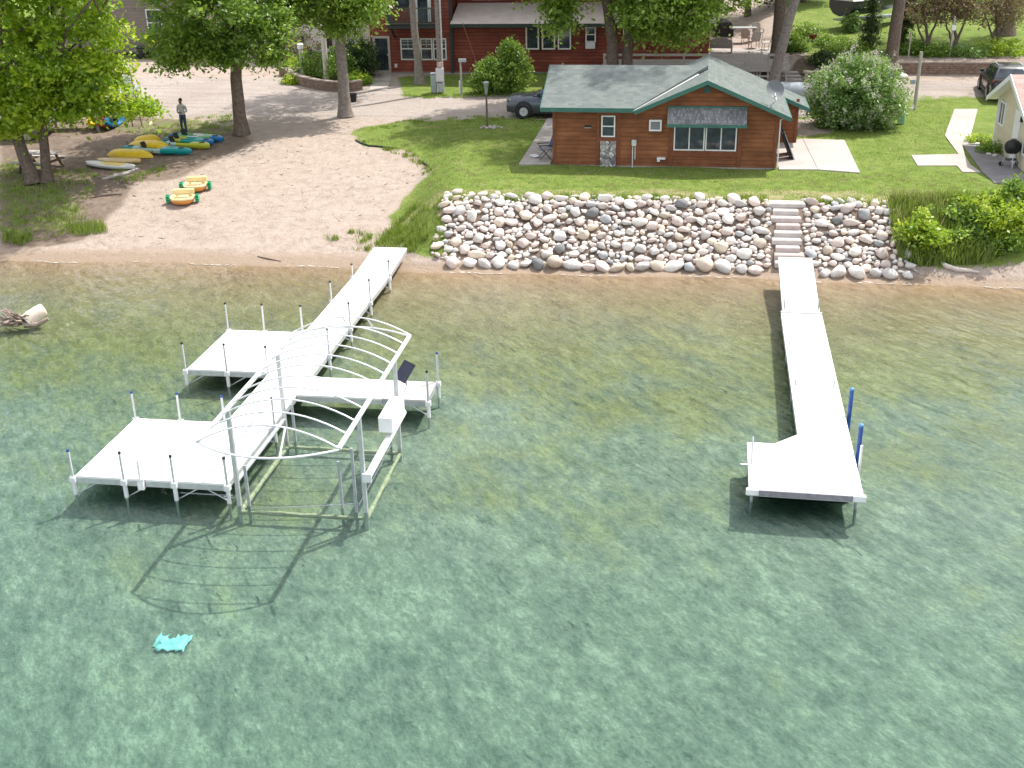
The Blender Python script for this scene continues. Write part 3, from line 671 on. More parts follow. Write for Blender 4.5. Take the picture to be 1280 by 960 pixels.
# shingled awning over the picture window
AWM = shingle('awning_shingle', (.065, .07, .075), (.16, .165, .17), (.42, .415, .41), h=.11, w=.25)
mb = MB(); mb.prism([(4.66, -.62, 1.83), (7.76, -.62, 1.83), (7.76, -.02, 2.42), (4.66, -.02, 2.42)], (0, .03, .06)); aw = mb.build('awning', AWM, CO)
mb = MB(); mb.box((6.21, -.65, 1.835), (3.14, .03, .12)); mb.box((6.21, -.03, 2.47), (3.12, .05, .07)); mb.build('awning_trim', GT, aw)
for x in (4.7, 7.68):
    mb = MB(); mb.prism([(x, -.6, 1.8), (x, -.02, 1.8), (x, -.02, 2.38)], (.04, 0, 0)); mb.build('awning_end', CT, aw)
# stone panel under the small window
SP, nt_, b_ = nm('stone_facing'); v_ = objc(nt_)
vo = N(nt_, 'ShaderNodeTexVoronoi'); vo.inputs['Scale'].default_value = 6.5; L(nt_, v_, vo.inputs['Vector'])
ve = N(nt_, 'ShaderNodeTexVoronoi', feature='DISTANCE_TO_EDGE'); ve.inputs['Scale'].default_value = 6.5; L(nt_, v_, ve.inputs['Vector'])
sx_ = N(nt_, 'ShaderNodeSeparateColor'); L(nt_, vo.outputs['Color'], sx_.inputs[0])
stc = ramp(nt_, sx_.outputs[0], [(.1, (.14, .13, .15)), (.5, (.34, .32, .32)), (.9, (.62, .6, .57))])
L(nt_, mix(nt_, mth(nt_, 'LESS_THAN', ve.outputs[0], .04), stc, (.07, .06, .06)), b_.inputs['Base Color']); bump(nt_, ve.outputs[0], b_, .6, .05)
mb = MB(); mb.box((2.29, -.03, .52), (.64, .06, 1.1)); mb.build('stone_panel', SP, CO)
# air conditioner sleeve, vents, meter, light
mb = MB()
mb.box((4.18, -.08, 1.93), (.5, .16, .06)); mb.box((4.18, -.08, 1.55), (.5, .16, .06)); mb.box((3.96, -.08, 1.74), (.06, .16, .315)); mb.box((4.40, -.08, 1.74), (.06, .16, .315)); ac = mb.build('air_conditioner', M['white'], CO)
mb = MB(); mb.box((4.18, -.06, 1.74), (.375, .1, .31)); mb.build('grille', pm('grey_grille', (.22, .23, .25), None, 30, .6), ac)
mb = MB(); mb.box((4.18, -.03, 1.45), (.56, .06, .1)); mb.build('trim', CT, CO)
mb = MB(); mb.box((1.45, -.012, 1.66), (.27, .024, .09)); vt = mb.build('wall_vent', M['black'], CO)
mb = MB(); mb.box((1.45, -.025, 1.6), (.27, .05, .03)); mb.build('hood', pm('tan_metal', (.45, .36, .28), None, 5, .5), vt)
mb = MB(); mb.prism([(6.05, -.03, 3.02), (6.29, -.03, 3.02), (6.29, -.03, 3.3), (6.05, -.03, 3.3)], (0, .028, 0))
for k in range(4): mb.box((6.17, -.045, 3.05+k*.065), (.22, .03, .02))
mb.build('gable_vent', GT, CO)
mb = MB(); mb.box((3.34, -.07, 1.02), (.19, .14, .26), bev=.02); em = mb.build('electric_meter', M['alu'], CO)
mb = MB(); mb.tube((3.29, -.05, .9), (3.29, -.05, -.05), .022, n=8); mb.tube((3.39, -.05, .9), (3.39, -.05, .35), .018, n=8); mb.build('conduit', M['pipe'], em)
mb = MB(); mb.box((4.45, -.1, .42), (.34, .18, .07)); mb.box((4.35, -.09, .34), (.12, .14, .1)); mb.build('wall_light', M['white'], CO)
mb = MB(); mb.tube((W_+.06, -.02, 2.0), (W_+.26, .5, 2.02), .022, n=8); mb.tube((W_+.05, .02, .1), (W_+.05, .02, 2.0), .03, n=8); mb.build('downspout', M['pipe'], CO)
# satellite dish on the right roof corner
pd = GY(968, 112, 46.65); dl = Matrix.Rotation(R(1), 4, 'Z') @ (Vector(pd)-Vector((-5.2, 46.65, GZ0)))
DM = pm('dish_grey', (.15, .16, .17), (.12, .13, .14), 3, .5)
mb = MB(); tilt = Matrix.Rotation(R(18), 4, 'Z') @ Matrix.Rotation(R(62), 4, 'X')
mb.lathe([(.02, .0), (.14, .012), (.26, .04), (.36, .085), (.365, .095), (.26, .05), (.14, .022), (.02, .01)], dl, 22, tilt); sd = mb.build('satellite_dish', DM, CO, True)
base = Vector((8.6, -.25, zgab(8.6)+.12))
mb = MB(); mb.path([base, base+Vector((.25, 0, .25)), dl+Vector((0, .06, -.05))], .025, 8); mb.box(base, (.2, .2, .03)); mb.path([dl+Vector((0, 0, -.3)), dl+Vector((.02, -.42, -.22))], .015, 6); mb.ball(dl+Vector((.02, -.42, -.18)), .05); mb.build('mast', M['alud'], sd, True)
# ------------------------------------------------------------------ boulders of the rock bank
def rock_mesh(name, seed, mat, sub=2):
    bm = bmesh.new(); bmesh.ops.create_icosphere(bm, subdivisions=sub, radius=1)
    r_ = random.Random(seed); o = Vector((seed*3.7, seed*1.3, seed*2.1)); ax = (r_.uniform(.85, 1.2), r_.uniform(.75, 1.0), r_.uniform(.6, .85))
    planes = [(Vector((r_.gauss(0, 1), r_.gauss(0, 1), r_.gauss(0, .8))).normalized(), r_.uniform(.52, .84)) for _ in range(9)]
    for v in bm.verts:
        d = v.co.normalized(); p = d*(1 + .16*mnoise.noise(d*1.3+o) + .05*mnoise.noise(d*4+o))
        for n, h in planes:
            e = p.dot(n)-h
            if e > 0: p = p - n*e*.92
        v.co = Vector((p.x*ax[0], p.y*ax[1], p.z*ax[2]))
    me = bpy.data.meshes.new(name); bm.to_mesh(me); bm.free(); me.materials.append(mat)
    me.polygons.foreach_set('use_smooth', [True]*len(me.polygons)); return me
def stonemat(name, c):
    m, nt, b = nm(name); v = objc(nt); oi = N(nt, 'ShaderNodeObjectInfo')
    n = noise(nt, v, 2.2, 6, .7); n2 = noise(nt, v, 16, 3, .7)
    a = tuple(x*.72 for x in c); d = tuple(min(.8, x*1.15) for x in c)
    col = ramp(nt, mth(nt, 'ADD', mth(nt, 'MULTIPLY', n, .6), mth(nt, 'MULTIPLY', n2, .4)), [(.34, a), (.5, c), (.66, d)])
    hs = N(nt, 'ShaderNodeHueSaturation'); L(nt, col, hs.inputs['Color']); L(nt, mapr(nt, oi.outputs['Random'], 0, 1, .8, 1.12), hs.inputs['Value'])
    L(nt, hs.outputs[0], b.inputs['Base Color']); b.inputs['Roughness'].default_value = .85; b.inputs['Specular IOR Level'].default_value = .2; bump(nt, n2, b, .3, .03); return m
STC = {'pale pink': (.62, .53, .485), 'off-white': (.70, .665, .62), 'light grey': (.55, .525, .505), 'tan': (.62, .53, .43), 'blue-grey': (.38, .39, .40), 'dark grey': (.20, .20, .20)}
STM = {k: stonemat('stone_'+k.replace(' ', '_').replace('-', '_'), c) for k, c in STC.items()}
def pick_col(r_): return r_.choices(list(STC), [38, 26, 18, 10, 6, 2])[0]
RX0, RX1, SX0, SX1 = -8.75, 7.65, 3.32, 4.42
rr = random.Random(11); cand = []
cells = {}
def try_rock(x, y, r, k=.80):
    if SX0-r*.75 < x < SX1+r*.75 and y > 38.5: return False
    lo = RX0 + .15*math.sin(y*3)+ max(0, (38.9-y)*.35); hi = RX1 + (41.5-y)*.12
    if not lo < x < hi: return False
    ci, cj = int(x*1.5), int(y*1.5)
    for a in (-1, 0, 1):
        for b_ in (-1, 0, 1):
            for (X2, Y2, R2_) in cells.get((ci+a, cj+b_), ()):
                dy = (y-Y2)*1.12
                if (x-X2)**2 + dy*dy < (k*(r+R2_))**2: return False
    cells.setdefault((ci, cj), []).append((x, y, r)); cand.append((x, y, r)); return True
x = RX0+.35
bottom = []
while x < RX1+.25:
    r = rr.uniform(.24, .37); y = float(shore_y(x)) + .50 + rr.uniform(-.06, .10)
    if not (SX0-.1 < x < SX1+.1):
        if try_rock(x, y, r, .55): bottom.append(len(cand)-1)
    x += r*1.75
for rmin, rmax, n in ((.24, .31, 160), (.18, .24, 900), (.13, .18, 5200), (.09, .13, 10000), (.06, .09, 6000)):
    for _ in range(n):
        xx = rr.uniform(RX0, RX1+.4); yy = rr.uniform(38.55, 41.75); r = rr.uniform(rmin, rmax)
        if yy < 39.2 and r < .1 and rr.random() < .5: continue
        try_rock(xx, yy, r, .78 if r > .1 else .72)
print('rocks', len(cand))
order = sorted(range(len(cand)), key=lambda i: (-1 if i in bottom else 0, -cand[i][2]))
indiv = order[:300]; rest = order[300:]
VAR = {}
def variant(ck, i):
    if (ck, i) not in VAR: VAR[(ck, i)] = rock_mesh('boulder', i+1, STM[ck])
    return VAR[(ck, i)]
ORD = 'first second third fourth fifth sixth seventh eighth ninth tenth eleventh twelfth thirteenth fourteenth fifteenth sixteenth seventeenth eighteenth nineteenth twentieth'.split()
ORD += ['twenty-'+o for o in ORD[:9]] + ['thirtieth'] + ['thirty-'+o for o in ORD[:9]] + ['fortieth'] + ['forty-'+o for o in ORD[:9]] + ['fiftieth']
brank = {i: k for k, i in enumerate(sorted(bottom, key=lambda i: cand[i][0]))}
slots = {}
for i in indiv:
    X_, Y_, r = cand[i]; ck = pick_col(rr)
    if i in brank: rowt = 0
    else: rowt = 1 if Y_ < 39.6 else 2 if Y_ < 40.7 else 3
    o = bpy.data.objects.new('boulder', variant(ck, rr.randrange(9))); COL.objects.link(o)
    up = .38*r
    o.location = (X_, Y_, Tz(X_, Y_)+up); o.scale = (r*rr.uniform(1.0, 1.2), r*rr.uniform(.9, 1.05), r*rr.uniform(.85, 1.05))
    o.rotation_euler = (rr.uniform(-.3, .5), rr.uniform(-.3, .3), rr.uniform(0, 6.28))
    if rowt == 0: lab = f'{ck} boulder, {ORD[brank[i]]} from the beach end of the bottom row of boulders'
    else:
        if X_ > SX1: seg = 'right of the stone steps'
        elif X_ > 1.4: seg = 'just left of the stone steps'
        elif X_ > -1.4: seg = 'below the cottage air conditioner'
        elif X_ > -4.4: seg = 'below the cottage stone panel'
        elif X_ > -6.6: seg = 'below the cottage side path'
        else: seg = 'at the beach end of the bank'
        lab = f"{'big' if r > .25 else 'medium' if r > .19 else 'small'} {ck} boulder {['', 'low down', 'halfway up', 'along the top'][rowt]} {seg}"
        slots.setdefault(lab, []).append(o)
    tag(o, lab, 'boulder', 'boulders of the rock bank')
# the remaining smaller stones as one mass
vsr, fsr, mir = [], [], []
keys = list(STC); tot = 0; base = {}
for k in range(4):
    me = rock_mesh('tmp', 20+k, STM['tan'], 2); base[k] = (np.array([v.co[:] for v in me.vertices]), np.array([p.vertices[:] for p in me.polygons])); bpy.data.meshes.remove(me)
for i in rest:
    X_, Y_, r = cand[i]; bv, bf = base[rr.randrange(4)]; E = Matrix.Rotation(rr.uniform(0, 6.28), 3, 'Z') @ Matrix.Rotation(rr.uniform(-.4, .4), 3, 'X')
    v = (bv*np.array([1.1, .95, .95])*r) @ np.array(E).T + np.array([X_, Y_, Tz(X_, Y_)+.3*r]); vsr.append(v); fsr.append(bf+tot); tot += len(v); mir += [keys.index(pick_col(rr))]*len(bf)
o = fast_mesh('stones', np.concatenate(vsr), np.concatenate(fsr), [STM[k] for k in keys], None, True); o.data.polygons.foreach_set('material_index', np.array(mir, np.int32)); tag(o, kind='stuff')
# stone steps
ST = thing('stone_steps', 'straight flight of pale cut stone steps through the rock bank', 'steps', ((SX0+SX1)/2, 38.8, 0))
for k in range(9):
    y0 = 38.62 + k*.335; zt = .42 + k*.175
    mb = MB(); wd = .95 + .12*math.sin(k*2.3); 
    if k == 8: wd = 1.3
    mb.box(((.0 + .04*math.sin(k*1.7)), y0+.22-38.8, zt-.1), (wd, .5, .2), bev=.03)
    c = [(.52, .475, .45), (.56, .52, .49), (.54, .47, .44), (.50, .41, .38)][(k*3) % 4]
    mb.build('step', pm('step_stone', c, tuple(q*.8 for q in c), 4, .9, 0, .3), ST)
# ------------------------------------------------------------------ concrete pads and paths
def pad(name, pts, mat, lift=.02, th=.1, joints=(), world=False):
    P = [Vector(p) if world else G(*p) for p in pts]
    mb = MB(); mb.prism([(p.x, p.y, max(Tz(p.x, p.y), 0)+lift-th) for p in P], (0, 0, th)); o = mb.build(name, mat); struct(o); return o
cc, nt_, b_ = nm('patio_concrete'); v_ = posc(nt_); L(nt_, ramp(nt_, mth(nt_, 'ADD', mth(nt_, 'MULTIPLY', noise(nt_, v_, .8, 4), .6), mth(nt_, 'MULTIPLY', noise(nt_, v_, 9, 4), .4)), [(.35, (.33, .295, .275)), (.65, (.43, .39, .365))]), b_.inputs['Base Color']); b_.inputs['Roughness'].default_value = .9
pad('patio', [(3.95, 46.3, 1.9), (5.45, 46.28, 1.9), (5.35, 52.0, 1.9), (4.0, 51.3, 1.9)], cc, .05, world=True)
pad('patio', [(5.47, 46.28, 1.9), (7.05, 46.0, 1.9), (7.15, 51.9, 1.9), (5.37, 52.0, 1.9)], cc, .05, world=True)
pad('path', [(-6.62, 46.6, 1.9), (-5.3, 46.6, 1.9), (-5.25, 51.3, 1.9), (-6.55, 51.3, 1.9)], M['conctan'], .05, world=True)
pad('path', [(-6.55, 51.33, 1.9), (-5.25, 51.33, 1.9), (-5.2, 56.1, 1.9), (-6.5, 56.1, 1.9)], M['conctan'], .05, world=True)
pad('path', [(1193, 137), (1222, 137), (1214, 168), (1223, 181), (1202.5, 182), (1206, 195), (1213, 207), (1226, 216), (1203, 216), (1196, 208), (1147, 208), (1139, 195), (1198, 193.5), (1181, 170)], cc, .04)
pad('patio', [(1203.5, 182.5), (1224, 182.5), (1262, 200), (1279, 214), (1300, 230), (1243, 229.5), (1227, 215)], M['concgrey'], .045)
pad('path', [(461, 113), (484, 113), (487, 103), (466, 103)], M['conctan'], .03); pad('path', [(467, 101.5), (488, 101.5), (490, 92), (470, 92)], M['conctan'], .03)
# edging strips where lawn meets sand
EDG = M['black']
def edging(pts, lab):
    P = [G(*p) for p in pts]; mb = MB(); mb.path([p+Vector((0, 0, .02)) for p in P], .05, 8); tag(mb.build('lawn_edging', EDG, None, True), lab, 'lawn edging')
edging([(445, 176), (452, 180), (462, 183), (475, 184), (492, 186)], 'black plastic lawn edging strip beside the sand under the trees')
edging([(524, 202), (530, 205), (535, 208)], 'short black lawn edging strip at the tip of the sand')

# ------------------------------------------------------------------ leaves, trees, shrubs
def leaf_mesh(name, centers, size, mat, parent=None, up=.9, tint=None, flat=.55, rs=None, loc=None, jitter=.35):
    g = rs or rng; n = len(centers)
    nrm = g.normal(0, 1, (n, 3)); nrm[:, 2] = np.abs(nrm[:, 2])*.6 + up; nrm /= np.linalg.norm(nrm, axis=1)[:, None]
    a = np.cross(nrm, g.normal(0, 1, (n, 3))); a /= np.linalg.norm(a, axis=1)[:, None]; b = np.cross(nrm, a)
    s = size*(1 + jitter*g.normal(0, 1, n)).clip(.4, 1.9)[:, None]
    c = np.asarray(centers)
    v = np.stack([c - a*s*.5, c + b*s*flat*.5 - a*s*.05, c + a*s*.5, c - b*s*flat*.5 - a*s*.05], 1).reshape(-1, 3)
    t = np.full(n, .5) if tint is None else tint
    o = fast_mesh(name, v, np.arange(4*n).reshape(n, 4), [mat], {'tint': ('FACE', np.clip(t + g.normal(0, .16, n), 0, 1))})
    if parent is not None: o.parent = parent
    return o
def clumps(g, blobs, per, sig, flatz=.5, hollow=.55):
    """blobs: (cx,cy,cz,rx,ry,rz,n clumps); leaf clumps spread through each ellipsoid, denser to the outside"""
    C, tint, K = [], [], []
    for cx, cy, cz, rx, ry, rz_, n in blobs:
        d = g.normal(0, 1, (n, 3)); d /= np.linalg.norm(d, axis=1)[:, None]
        u = hollow + (1-hollow)*g.random(n)**.6; u = np.where(g.random(n) < .18, g.random(n)*hollow, u)
        k = d*u[:, None]*np.array([rx, ry, rz_]) + np.array([cx, cy, cz]); K.append(k)
        sg = sig*g.uniform(.6, 1.35, n); m = (per*g.uniform(.5, 1.4, n)).astype(int)
        th = g.normal(.5, .2, n)
        for i in range(n):
            q = g.normal(0, 1, (m[i], 3))*sg[i]*np.array([1, 1, flatz]); q[:, 2] -= .18*(q[:, 0]**2+q[:, 1]**2)/max(sg[i], .01)
            C.append(k[i]+q); tint.append(np.full(m[i], th[i]))
    return np.concatenate(C), np.concatenate(tint), np.concatenate(K)
LM = {
 'maple': leafmat('leaf_maple', (.12, .25, .014), (.30, .48, .02), (.54, .64, .04), .58),
 'cotton': leafmat('leaf_cottonwood', (.09, .185, .022), (.22, .37, .045), (.39, .52, .09), .48),
 'oak': leafmat('leaf_oak', (.075, .165, .02), (.18, .32, .04), (.31, .46, .07), .48),
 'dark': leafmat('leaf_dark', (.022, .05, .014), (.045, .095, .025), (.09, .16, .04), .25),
 'lilac': leafmat('leaf_lilac', (.085, .17, .04), (.19, .33, .085), (.33, .48, .16), .4),
 'shrub': leafmat('leaf_shrub', (.07, .15, .02), (.16, .29, .035), (.30, .45, .06), .4),
 'lime': leafmat('leaf_lime', (.13, .25, .012), (.32, .47, .025), (.55, .62, .06), .45),
 'red': leafmat('leaf_reddish', (.15, .10, .06), (.30, .21, .13), (.42, .32, .23), .38),
 'grass': leafmat('grass_blades', (.10, .155, .022), (.205, .30, .045), (.38, .43, .12), .4),
 'dry': leafmat('dry_blades', (.28, .23, .12), (.42, .36, .22), (.55, .49, .34), .35),
 'flower': leafmat('lilac_flower', (.50, .44, .43), (.66, .60, .58), (.75, .7, .68), .35)}
def wobble(p0, p1, n, amp, g):
    p0, p1 = Vector(p0), Vector(p1); out = []
    for k in range(n+1):
        t = k/n; w = amp*math.sin(math.pi*t); out.append(p0.lerp(p1, t) + Vector((g.normal(0, w), g.normal(0, w), g.normal(0, w*.5))))
    return out
def tree(name, label, base, trunks, blobs, per, sig, leaf, mat, bark='bark', seed=1, cat='tree', group=None, nlimb=10, flatz=.5, up=.6, hollow=.55, limb_from=.55):
    """trunks: lists of (x,y,z,r) relative to base"""
    g = np.random.default_rng(seed); t = thing(name, label, cat, tuple(base), 0, group)
    C, tint, K = clumps(g, blobs, per, sig, flatz, hollow)
    mb = MB()
    for tr_ in trunks:
        pts = []; rad = []
        for (a, b_) in zip(tr_[:-1], tr_[1:]):
            for k in range(4):
                f = k/4; pts.append([a[i]+(b_[i]-a[i])*f + (g.normal(0, .02) if k else 0) for i in range(3)]); rad.append(a[3]+(b_[3]-a[3])*f)
        pts.append(tr_[-1][:3]); rad.append(tr_[-1][3]); rad[0] *= 1.35
        if len(rad) > 1: rad[1] *= 1.08
        mb.path(pts, rad, 12)
        for k in range(nlimb):
            i = int(len(pts)*(limb_from + (1-limb_from)*g.random())); i = min(i, len(pts)-1)
            tgt = K[g.integers(len(K))]
            if (tgt[2] < pts[i][2]+.2) and g.random() < .6: continue
            pp = wobble(pts[i], tgt, 5, .12, g); r0 = min(rad[i]*.55, .12)
            mb.path(pp, [r0*(1-.8*j/5) for j in range(6)], 6)
            for _ in range(2):
                t2 = K[np.argmin(np.sum((K - np.array(pp[3]) - g.normal(0, .9, 3))**2, 1))]
                mb.path(wobble(pp[3], t2, 3, .06, g), [r0*.35, r0*.28, r0*.2, r0*.1], 5)
    mb.build('trunk', M[bark], t, True)
    leaf_mesh('crown', C, leaf, LM[mat], t, up, tint, rs=g)
    return t
def shrub(name, label, base, blobs, per, sig, leaf, mat, seed=1, stems=7, cat='shrub', group=None, flower=0, flatz=.7, hollow=.6, fsize=.07, up=.5):
    g = np.random.default_rng(seed); t = thing(name, label, cat, tuple(base), 0, group)
    C, tint, K = clumps(g, blobs, per, sig, flatz, hollow)
    C[:, 2] = np.abs(C[:, 2])
    mb = MB()
    for k in range(stems):
        a = g.uniform(0, 6.28); q = K[g.integers(len(K))]*.8
        mb.path(wobble((.15*math.cos(a), .15*math.sin(a), -.05), q, 4, .06, g), [.035, .03, .024, .018, .01], 6)
    mb.build('stems', M['bark'], t, True)
    leaf_mesh('foliage', C, leaf, LM[mat], t, up, tint, rs=g)
    if flower:
        fc = []
        ctr = np.mean(K, 0)
        top = K[np.linalg.norm((K-ctr)/np.ptp(K, 0), axis=1) > .33]; top = top[top[:, 2] > .3]
        for _ in range(flower):
            q = top[g.integers(len(top))]; d = (q-ctr)/np.linalg.norm(q-ctr); c0 = q + d*sig*1.1 + g.normal(0, sig*.7, 3)
            fc.append(c0 + g.normal(0, 1, (26, 3))*np.array([.05, .05, .08]))
        leaf_mesh('flowers', np.concatenate(fc), fsize, LM['flower'], t, .3, rs=g)
    return t
def at(px, py): return G(px, py)

# big twin-trunk maple at the left
b = at(50, 229)
tree('maple_tree', 'big bright green maple with twin leaning trunks beside the picnic table', b,
     [[(-.25, -.05, 0, .30), (-.55, .0, 1.3, .25), (-.95, .2, 2.9, .22), (-1.3, .5, 5.2, .16), (-1.6, .6, 7.6, .08)],
      [(.25, .15, 0, .24), (.30, .3, 1.2, .2), (.42, .4, 2.8, .18), (1.0, .7, 5.0, .13), (1.6, .8, 7.6, .06)]],
     [(.4, .6, 6.3, 4.0, 3.2, 2.9, 240), (2.4, .2, 4.5, 2.2, 2.0, 1.3, 90), (-1.9, -.6, 4.1, 1.9, 1.6, .9, 60), (1.2, -.4, 3.4, 1.8, 1.5, .8, 55), (4.1, 1.2, 3.1, 1.1, .9, .55, 22), (-4.5, .8, 6.0, 2.6, 2.4, 2.4, 80), (-.6, -.4, 2.5, .9, .7, .3, 12), (.5, .6, 9.0, 2.6, 2.4, 1.6, 50), (5.0, -.4, 10.9, 3.6, 2.8, 1.6, 150), (2.6, -2.0, 10.6, 3.2, 2.4, 1.5, 110)],  # last two lobes, out of view, added to cast shade on the bank
     80, .34, .205, 'maple', seed=3, nlimb=16, flatz=.45, up=.55)
# maple over the kayaks
b = at(302, 168)
tree('maple_tree', 'green maple with a straight bare trunk behind the row of kayaks', b,
     [[(0, 0, 0, .34), (.02, 0, 1.6, .29), (.05, .1, 3.6, .25), (-.1, .2, 6.5, .17), (-.3, .2, 9, .07)]],
     [(-.4, .2, 6.6, 3.6, 3.2, 2.4, 250), (-2.3, -.5, 4.4, 1.6, 1.4, .9, 55), (-.2, -.6, 4.2, 1.3, 1.1, .7, 38), (1.6, -.3, 4.7, 1.5, 1.3, .9, 45), (2.0, -.2, 3.7, .55, .5, .35, 10), (-3.0, .2, 3.6, .6, .5, .4, 12), (-.5, .2, 9.2, 2.6, 2.4, 1.4, 50)],
     78, .34, .19, 'oak', seed=5, nlimb=14, up=.55)
b = at(432, 146)
tree('maple_tree', 'tall maple with a slim straight trunk on the sand by the planting bed', b,
     [[(0, 0, 0, .34), (.02, 0, 1.6, .285), (0, .1, 4.0, .25), (-.1, .1, 7.2, .15), (-.1, .1, 9.5, .07)]],
     [(-.6, .2, 7.0, 2.9, 2.5, 2.3, 210), (1.0, -.3, 5.6, 1.5, 1.3, 1.1, 55), (-2.2, -.2, 5.6, 1.5, 1.3, 1.0, 55), (.3, -.3, 4.5, .8, .7, .5, 18), (-.5, .2, 9.6, 2.2, 2.0, 1.3, 40)],
     78, .34, .19, 'cotton', 'barklite', seed=8, nlimb=12, up=.55)
b = at(525, 104)
tree('tall_tree', 'slender grey tree trunk standing before the ground-floor windows of the red-brown house', b,
     [[(0, 0, 0, .30), (-.05, 0, 1.2, .22), (-.2, 0, 4.5, .19), (-.35, 0, 8, .15), (-.3, 0, 13, .07)]],
     [(-.3, 0, 12.0, 3.2, 3.0, 3.0, 120)], 70, .4, .2, 'cotton', 'barklite', seed=9, nlimb=8, limb_from=.75)
# cottonwood pair behind the cottage
p = GY(775, 100, 60.5); b = Vector((p[0], 60.5, Tz(p[0], 60.5)))
tree('cottonwood_tree', 'large double-trunk cottonwood rising behind the cottage roof', b,
     [[(-.35, 0, 0, .36), (-.4, 0, 3, .3), (-.9, 0, 6, .24), (-1.5, .2, 10, .16), (-1.8, .2, 15, .07)], [(.3, .2, 0, .32), (.35, .2, 3, .27), (.9, .3, 6, .22), (1.6, .3, 10, .15), (1.8, .3, 15, .07)]],
     [(-3.0, -.3, 6.5, 2.4, 2.2, 1.6, 120), (2.4, -.4, 5.0, 2.4, 2.2, 2.1, 190), (-.5, .2, 7.6, 2.4, 2.4, 1.8, 110), (-3.2, -.2, 4.4, .7, .6, .8, 22), (.2, .2, 11.5, 5.0, 4.4, 3.4, 240), (.4, .2, 15.5, 3.6, 3.4, 2.4, 130), (4.0, -.2, 6.8, 1.2, 1.2, 1.2, 50)],
     85, .38, .22, 'cotton', seed=12, nlimb=16, up=.5)
# trees by the wooden deck
p = GY(964, 105, 62.5); b = Vector((p[0], 62.5, Tz(p[0], 62.5)))
tree('leaning_tree', 'pale leaning tree trunk beside the wooden deck stairs', b,
     [[(0, 0, 0, .34), (.25, 0, 1.6, .27), (.75, 0, 4.2, .24), (1.7, .1, 7.5, .18), (2.8, .2, 12, .08)]],
     [(2.4, .4, 11.5, 3.6, 3.2, 2.6, 150), (-1.2, -5.6, 19, 3.4, 2.6, 1.6, 70), (.5, -2.5, 15.5, 2.6, 2.4, 1.8, 60)], 75, .4, .2, 'oak', 'barklite', seed=14, nlimb=9, limb_from=.7)  # high outlying crown lobes, out of view, added to dapple the cottage roof
p = GY(971, 70, 68.5); b = Vector((p[0], 68.5, Tz(p[0], 68.5)))
tree('shade_tree', 'dark shaded tree trunk directly behind the leaning pale trunk', b,
     [[(0, 0, 0, .40), (.0, 0, 2.6, .33), (-.1, 0, 6, .27), (0, 0, 11, .1)]],
     [(-1.6, 0, 6.6, 2.8, 2.4, 1.3, 130), (1.8, .2, 6.4, 2.0, 1.8, 1.2, 80), (0, 0, 9.5, 4.0, 3.8, 2.4, 130), (-.5, 3.6, 9.2, 4.4, 3.0, 1.8, 200), (3.0, 2.6, 8.6, 3.0, 2.6, 1.6, 120)], 75, .4, .2, 'dark', seed=15, nlimb=10, limb_from=.5)  # last two crown lobes, out of view, added to shade the deck
p = GY(1113, 82, 67.0); b = Vector((p[0], 67.0, Tz(p[0], 67.0)))
tree('tall_tree', 'thick brown tree trunk rising from the rocks behind the lilac bush', b,
     [[(0, 0, 0, .36), (.05, 0, 2.5, .33), (.2, .1, 6, .28), (.4, .1, 11, .12)]],
     [(.2, 0, 11.5, 3.8, 3.4, 2.8, 150), (-2.0, .3, 8.0, 1.6, 1.4, .9, 50), (-.5, 3.2, 11, 4.0, 3.0, 1.8, 140)], 75, .4, .2, 'oak', seed=16, nlimb=9, limb_from=.7)  # last crown lobe, above the frame, added for shade on the garden
# dark evergreens on the slope
for (px, py, Y, h, r_, lab, sd) in ((1086, 62, 70.2, 3.3, .55, 'small dark conical evergreen growing in front of the parked boat', 21), (1127, 60, 71.0, 3.6, .5, 'narrow dark evergreen tight against the thick brown trunk', 22)):
    p = GY(px, py, Y); b = Vector((p[0], Y, Tz(p[0], Y)))
    tree('evergreen_tree', lab, b, [[(0, 0, 0, .1), (0, 0, h*.6, .07), (0, 0, h, .02)]], [(0, 0, h*.28, r_, r_, h*.26, 40), (0, 0, h*.58, r_*.85, r_*.85, h*.26, 40), (0, 0, h*.84, r_*.5, r_*.5, h*.16, 22)], 60, .16, .11, 'dark', seed=sd, nlimb=4)
# reddish ornamental trees along the wall
for (px, py, Y, w_, h, lab, sd) in ((1157, 62, 70.3, 1.7, 3.4, 'bronze-leaved ornamental tree next to the evergreens', 31), (1192, 64, 70.6, 1.7, 3.5, 'wide bronze-leaved ornamental tree above the wall end post', 32), (1245, 58, 71.0, 1.6, 3.0, 'reddish ornamental tree before the broad stump at the wall end', 33)):
    p = GY(px, py, Y); b = Vector((p[0], Y, Tz(p[0], Y)))
    tree('ornamental_tree', lab, b, [[(0, 0, 0, .11), (.05, 0, .8, .09), (-.3, 0, 2.0, .06), (-.6, 0, h*.8, .02)], [(0.05, 0, .4, .09), (.35, .1, 1.4, .06), (.7, .1, h*.85, .02)], [(-.05, 0, .4, .07), (-.55, -.1, 1.3, .05), (-.9, -.1, h*.7, .02)]],
         [(-.5, 0, h*.72, w_*.75, 1.1, .85, 55), (.6, .1, h*.75, w_*.75, 1.1, .9, 55), (0, 0, h*.95, w_*.7, 1.0, .7, 40)], 42, .22, .12, 'red', seed=sd, nlimb=5, group='ornamental trees above the stone wall')
p = GY(1255, 44, 76); b = Vector((p[0], 76, Tz(p[0], 76)))
tree('stout_tree', 'stout dark trunk on the hillside behind the reddish tree', b, [[(0, 0, 0, .55), (0, 0, 2.0, .5), (.1, 0, 5, .4), (.1, 0, 10, .1)]], [(0, 0, 9.6, 4.2, 4, 2.6, 150)], 70, .42, .2, 'oak', seed=35, nlimb=9, limb_from=.6)
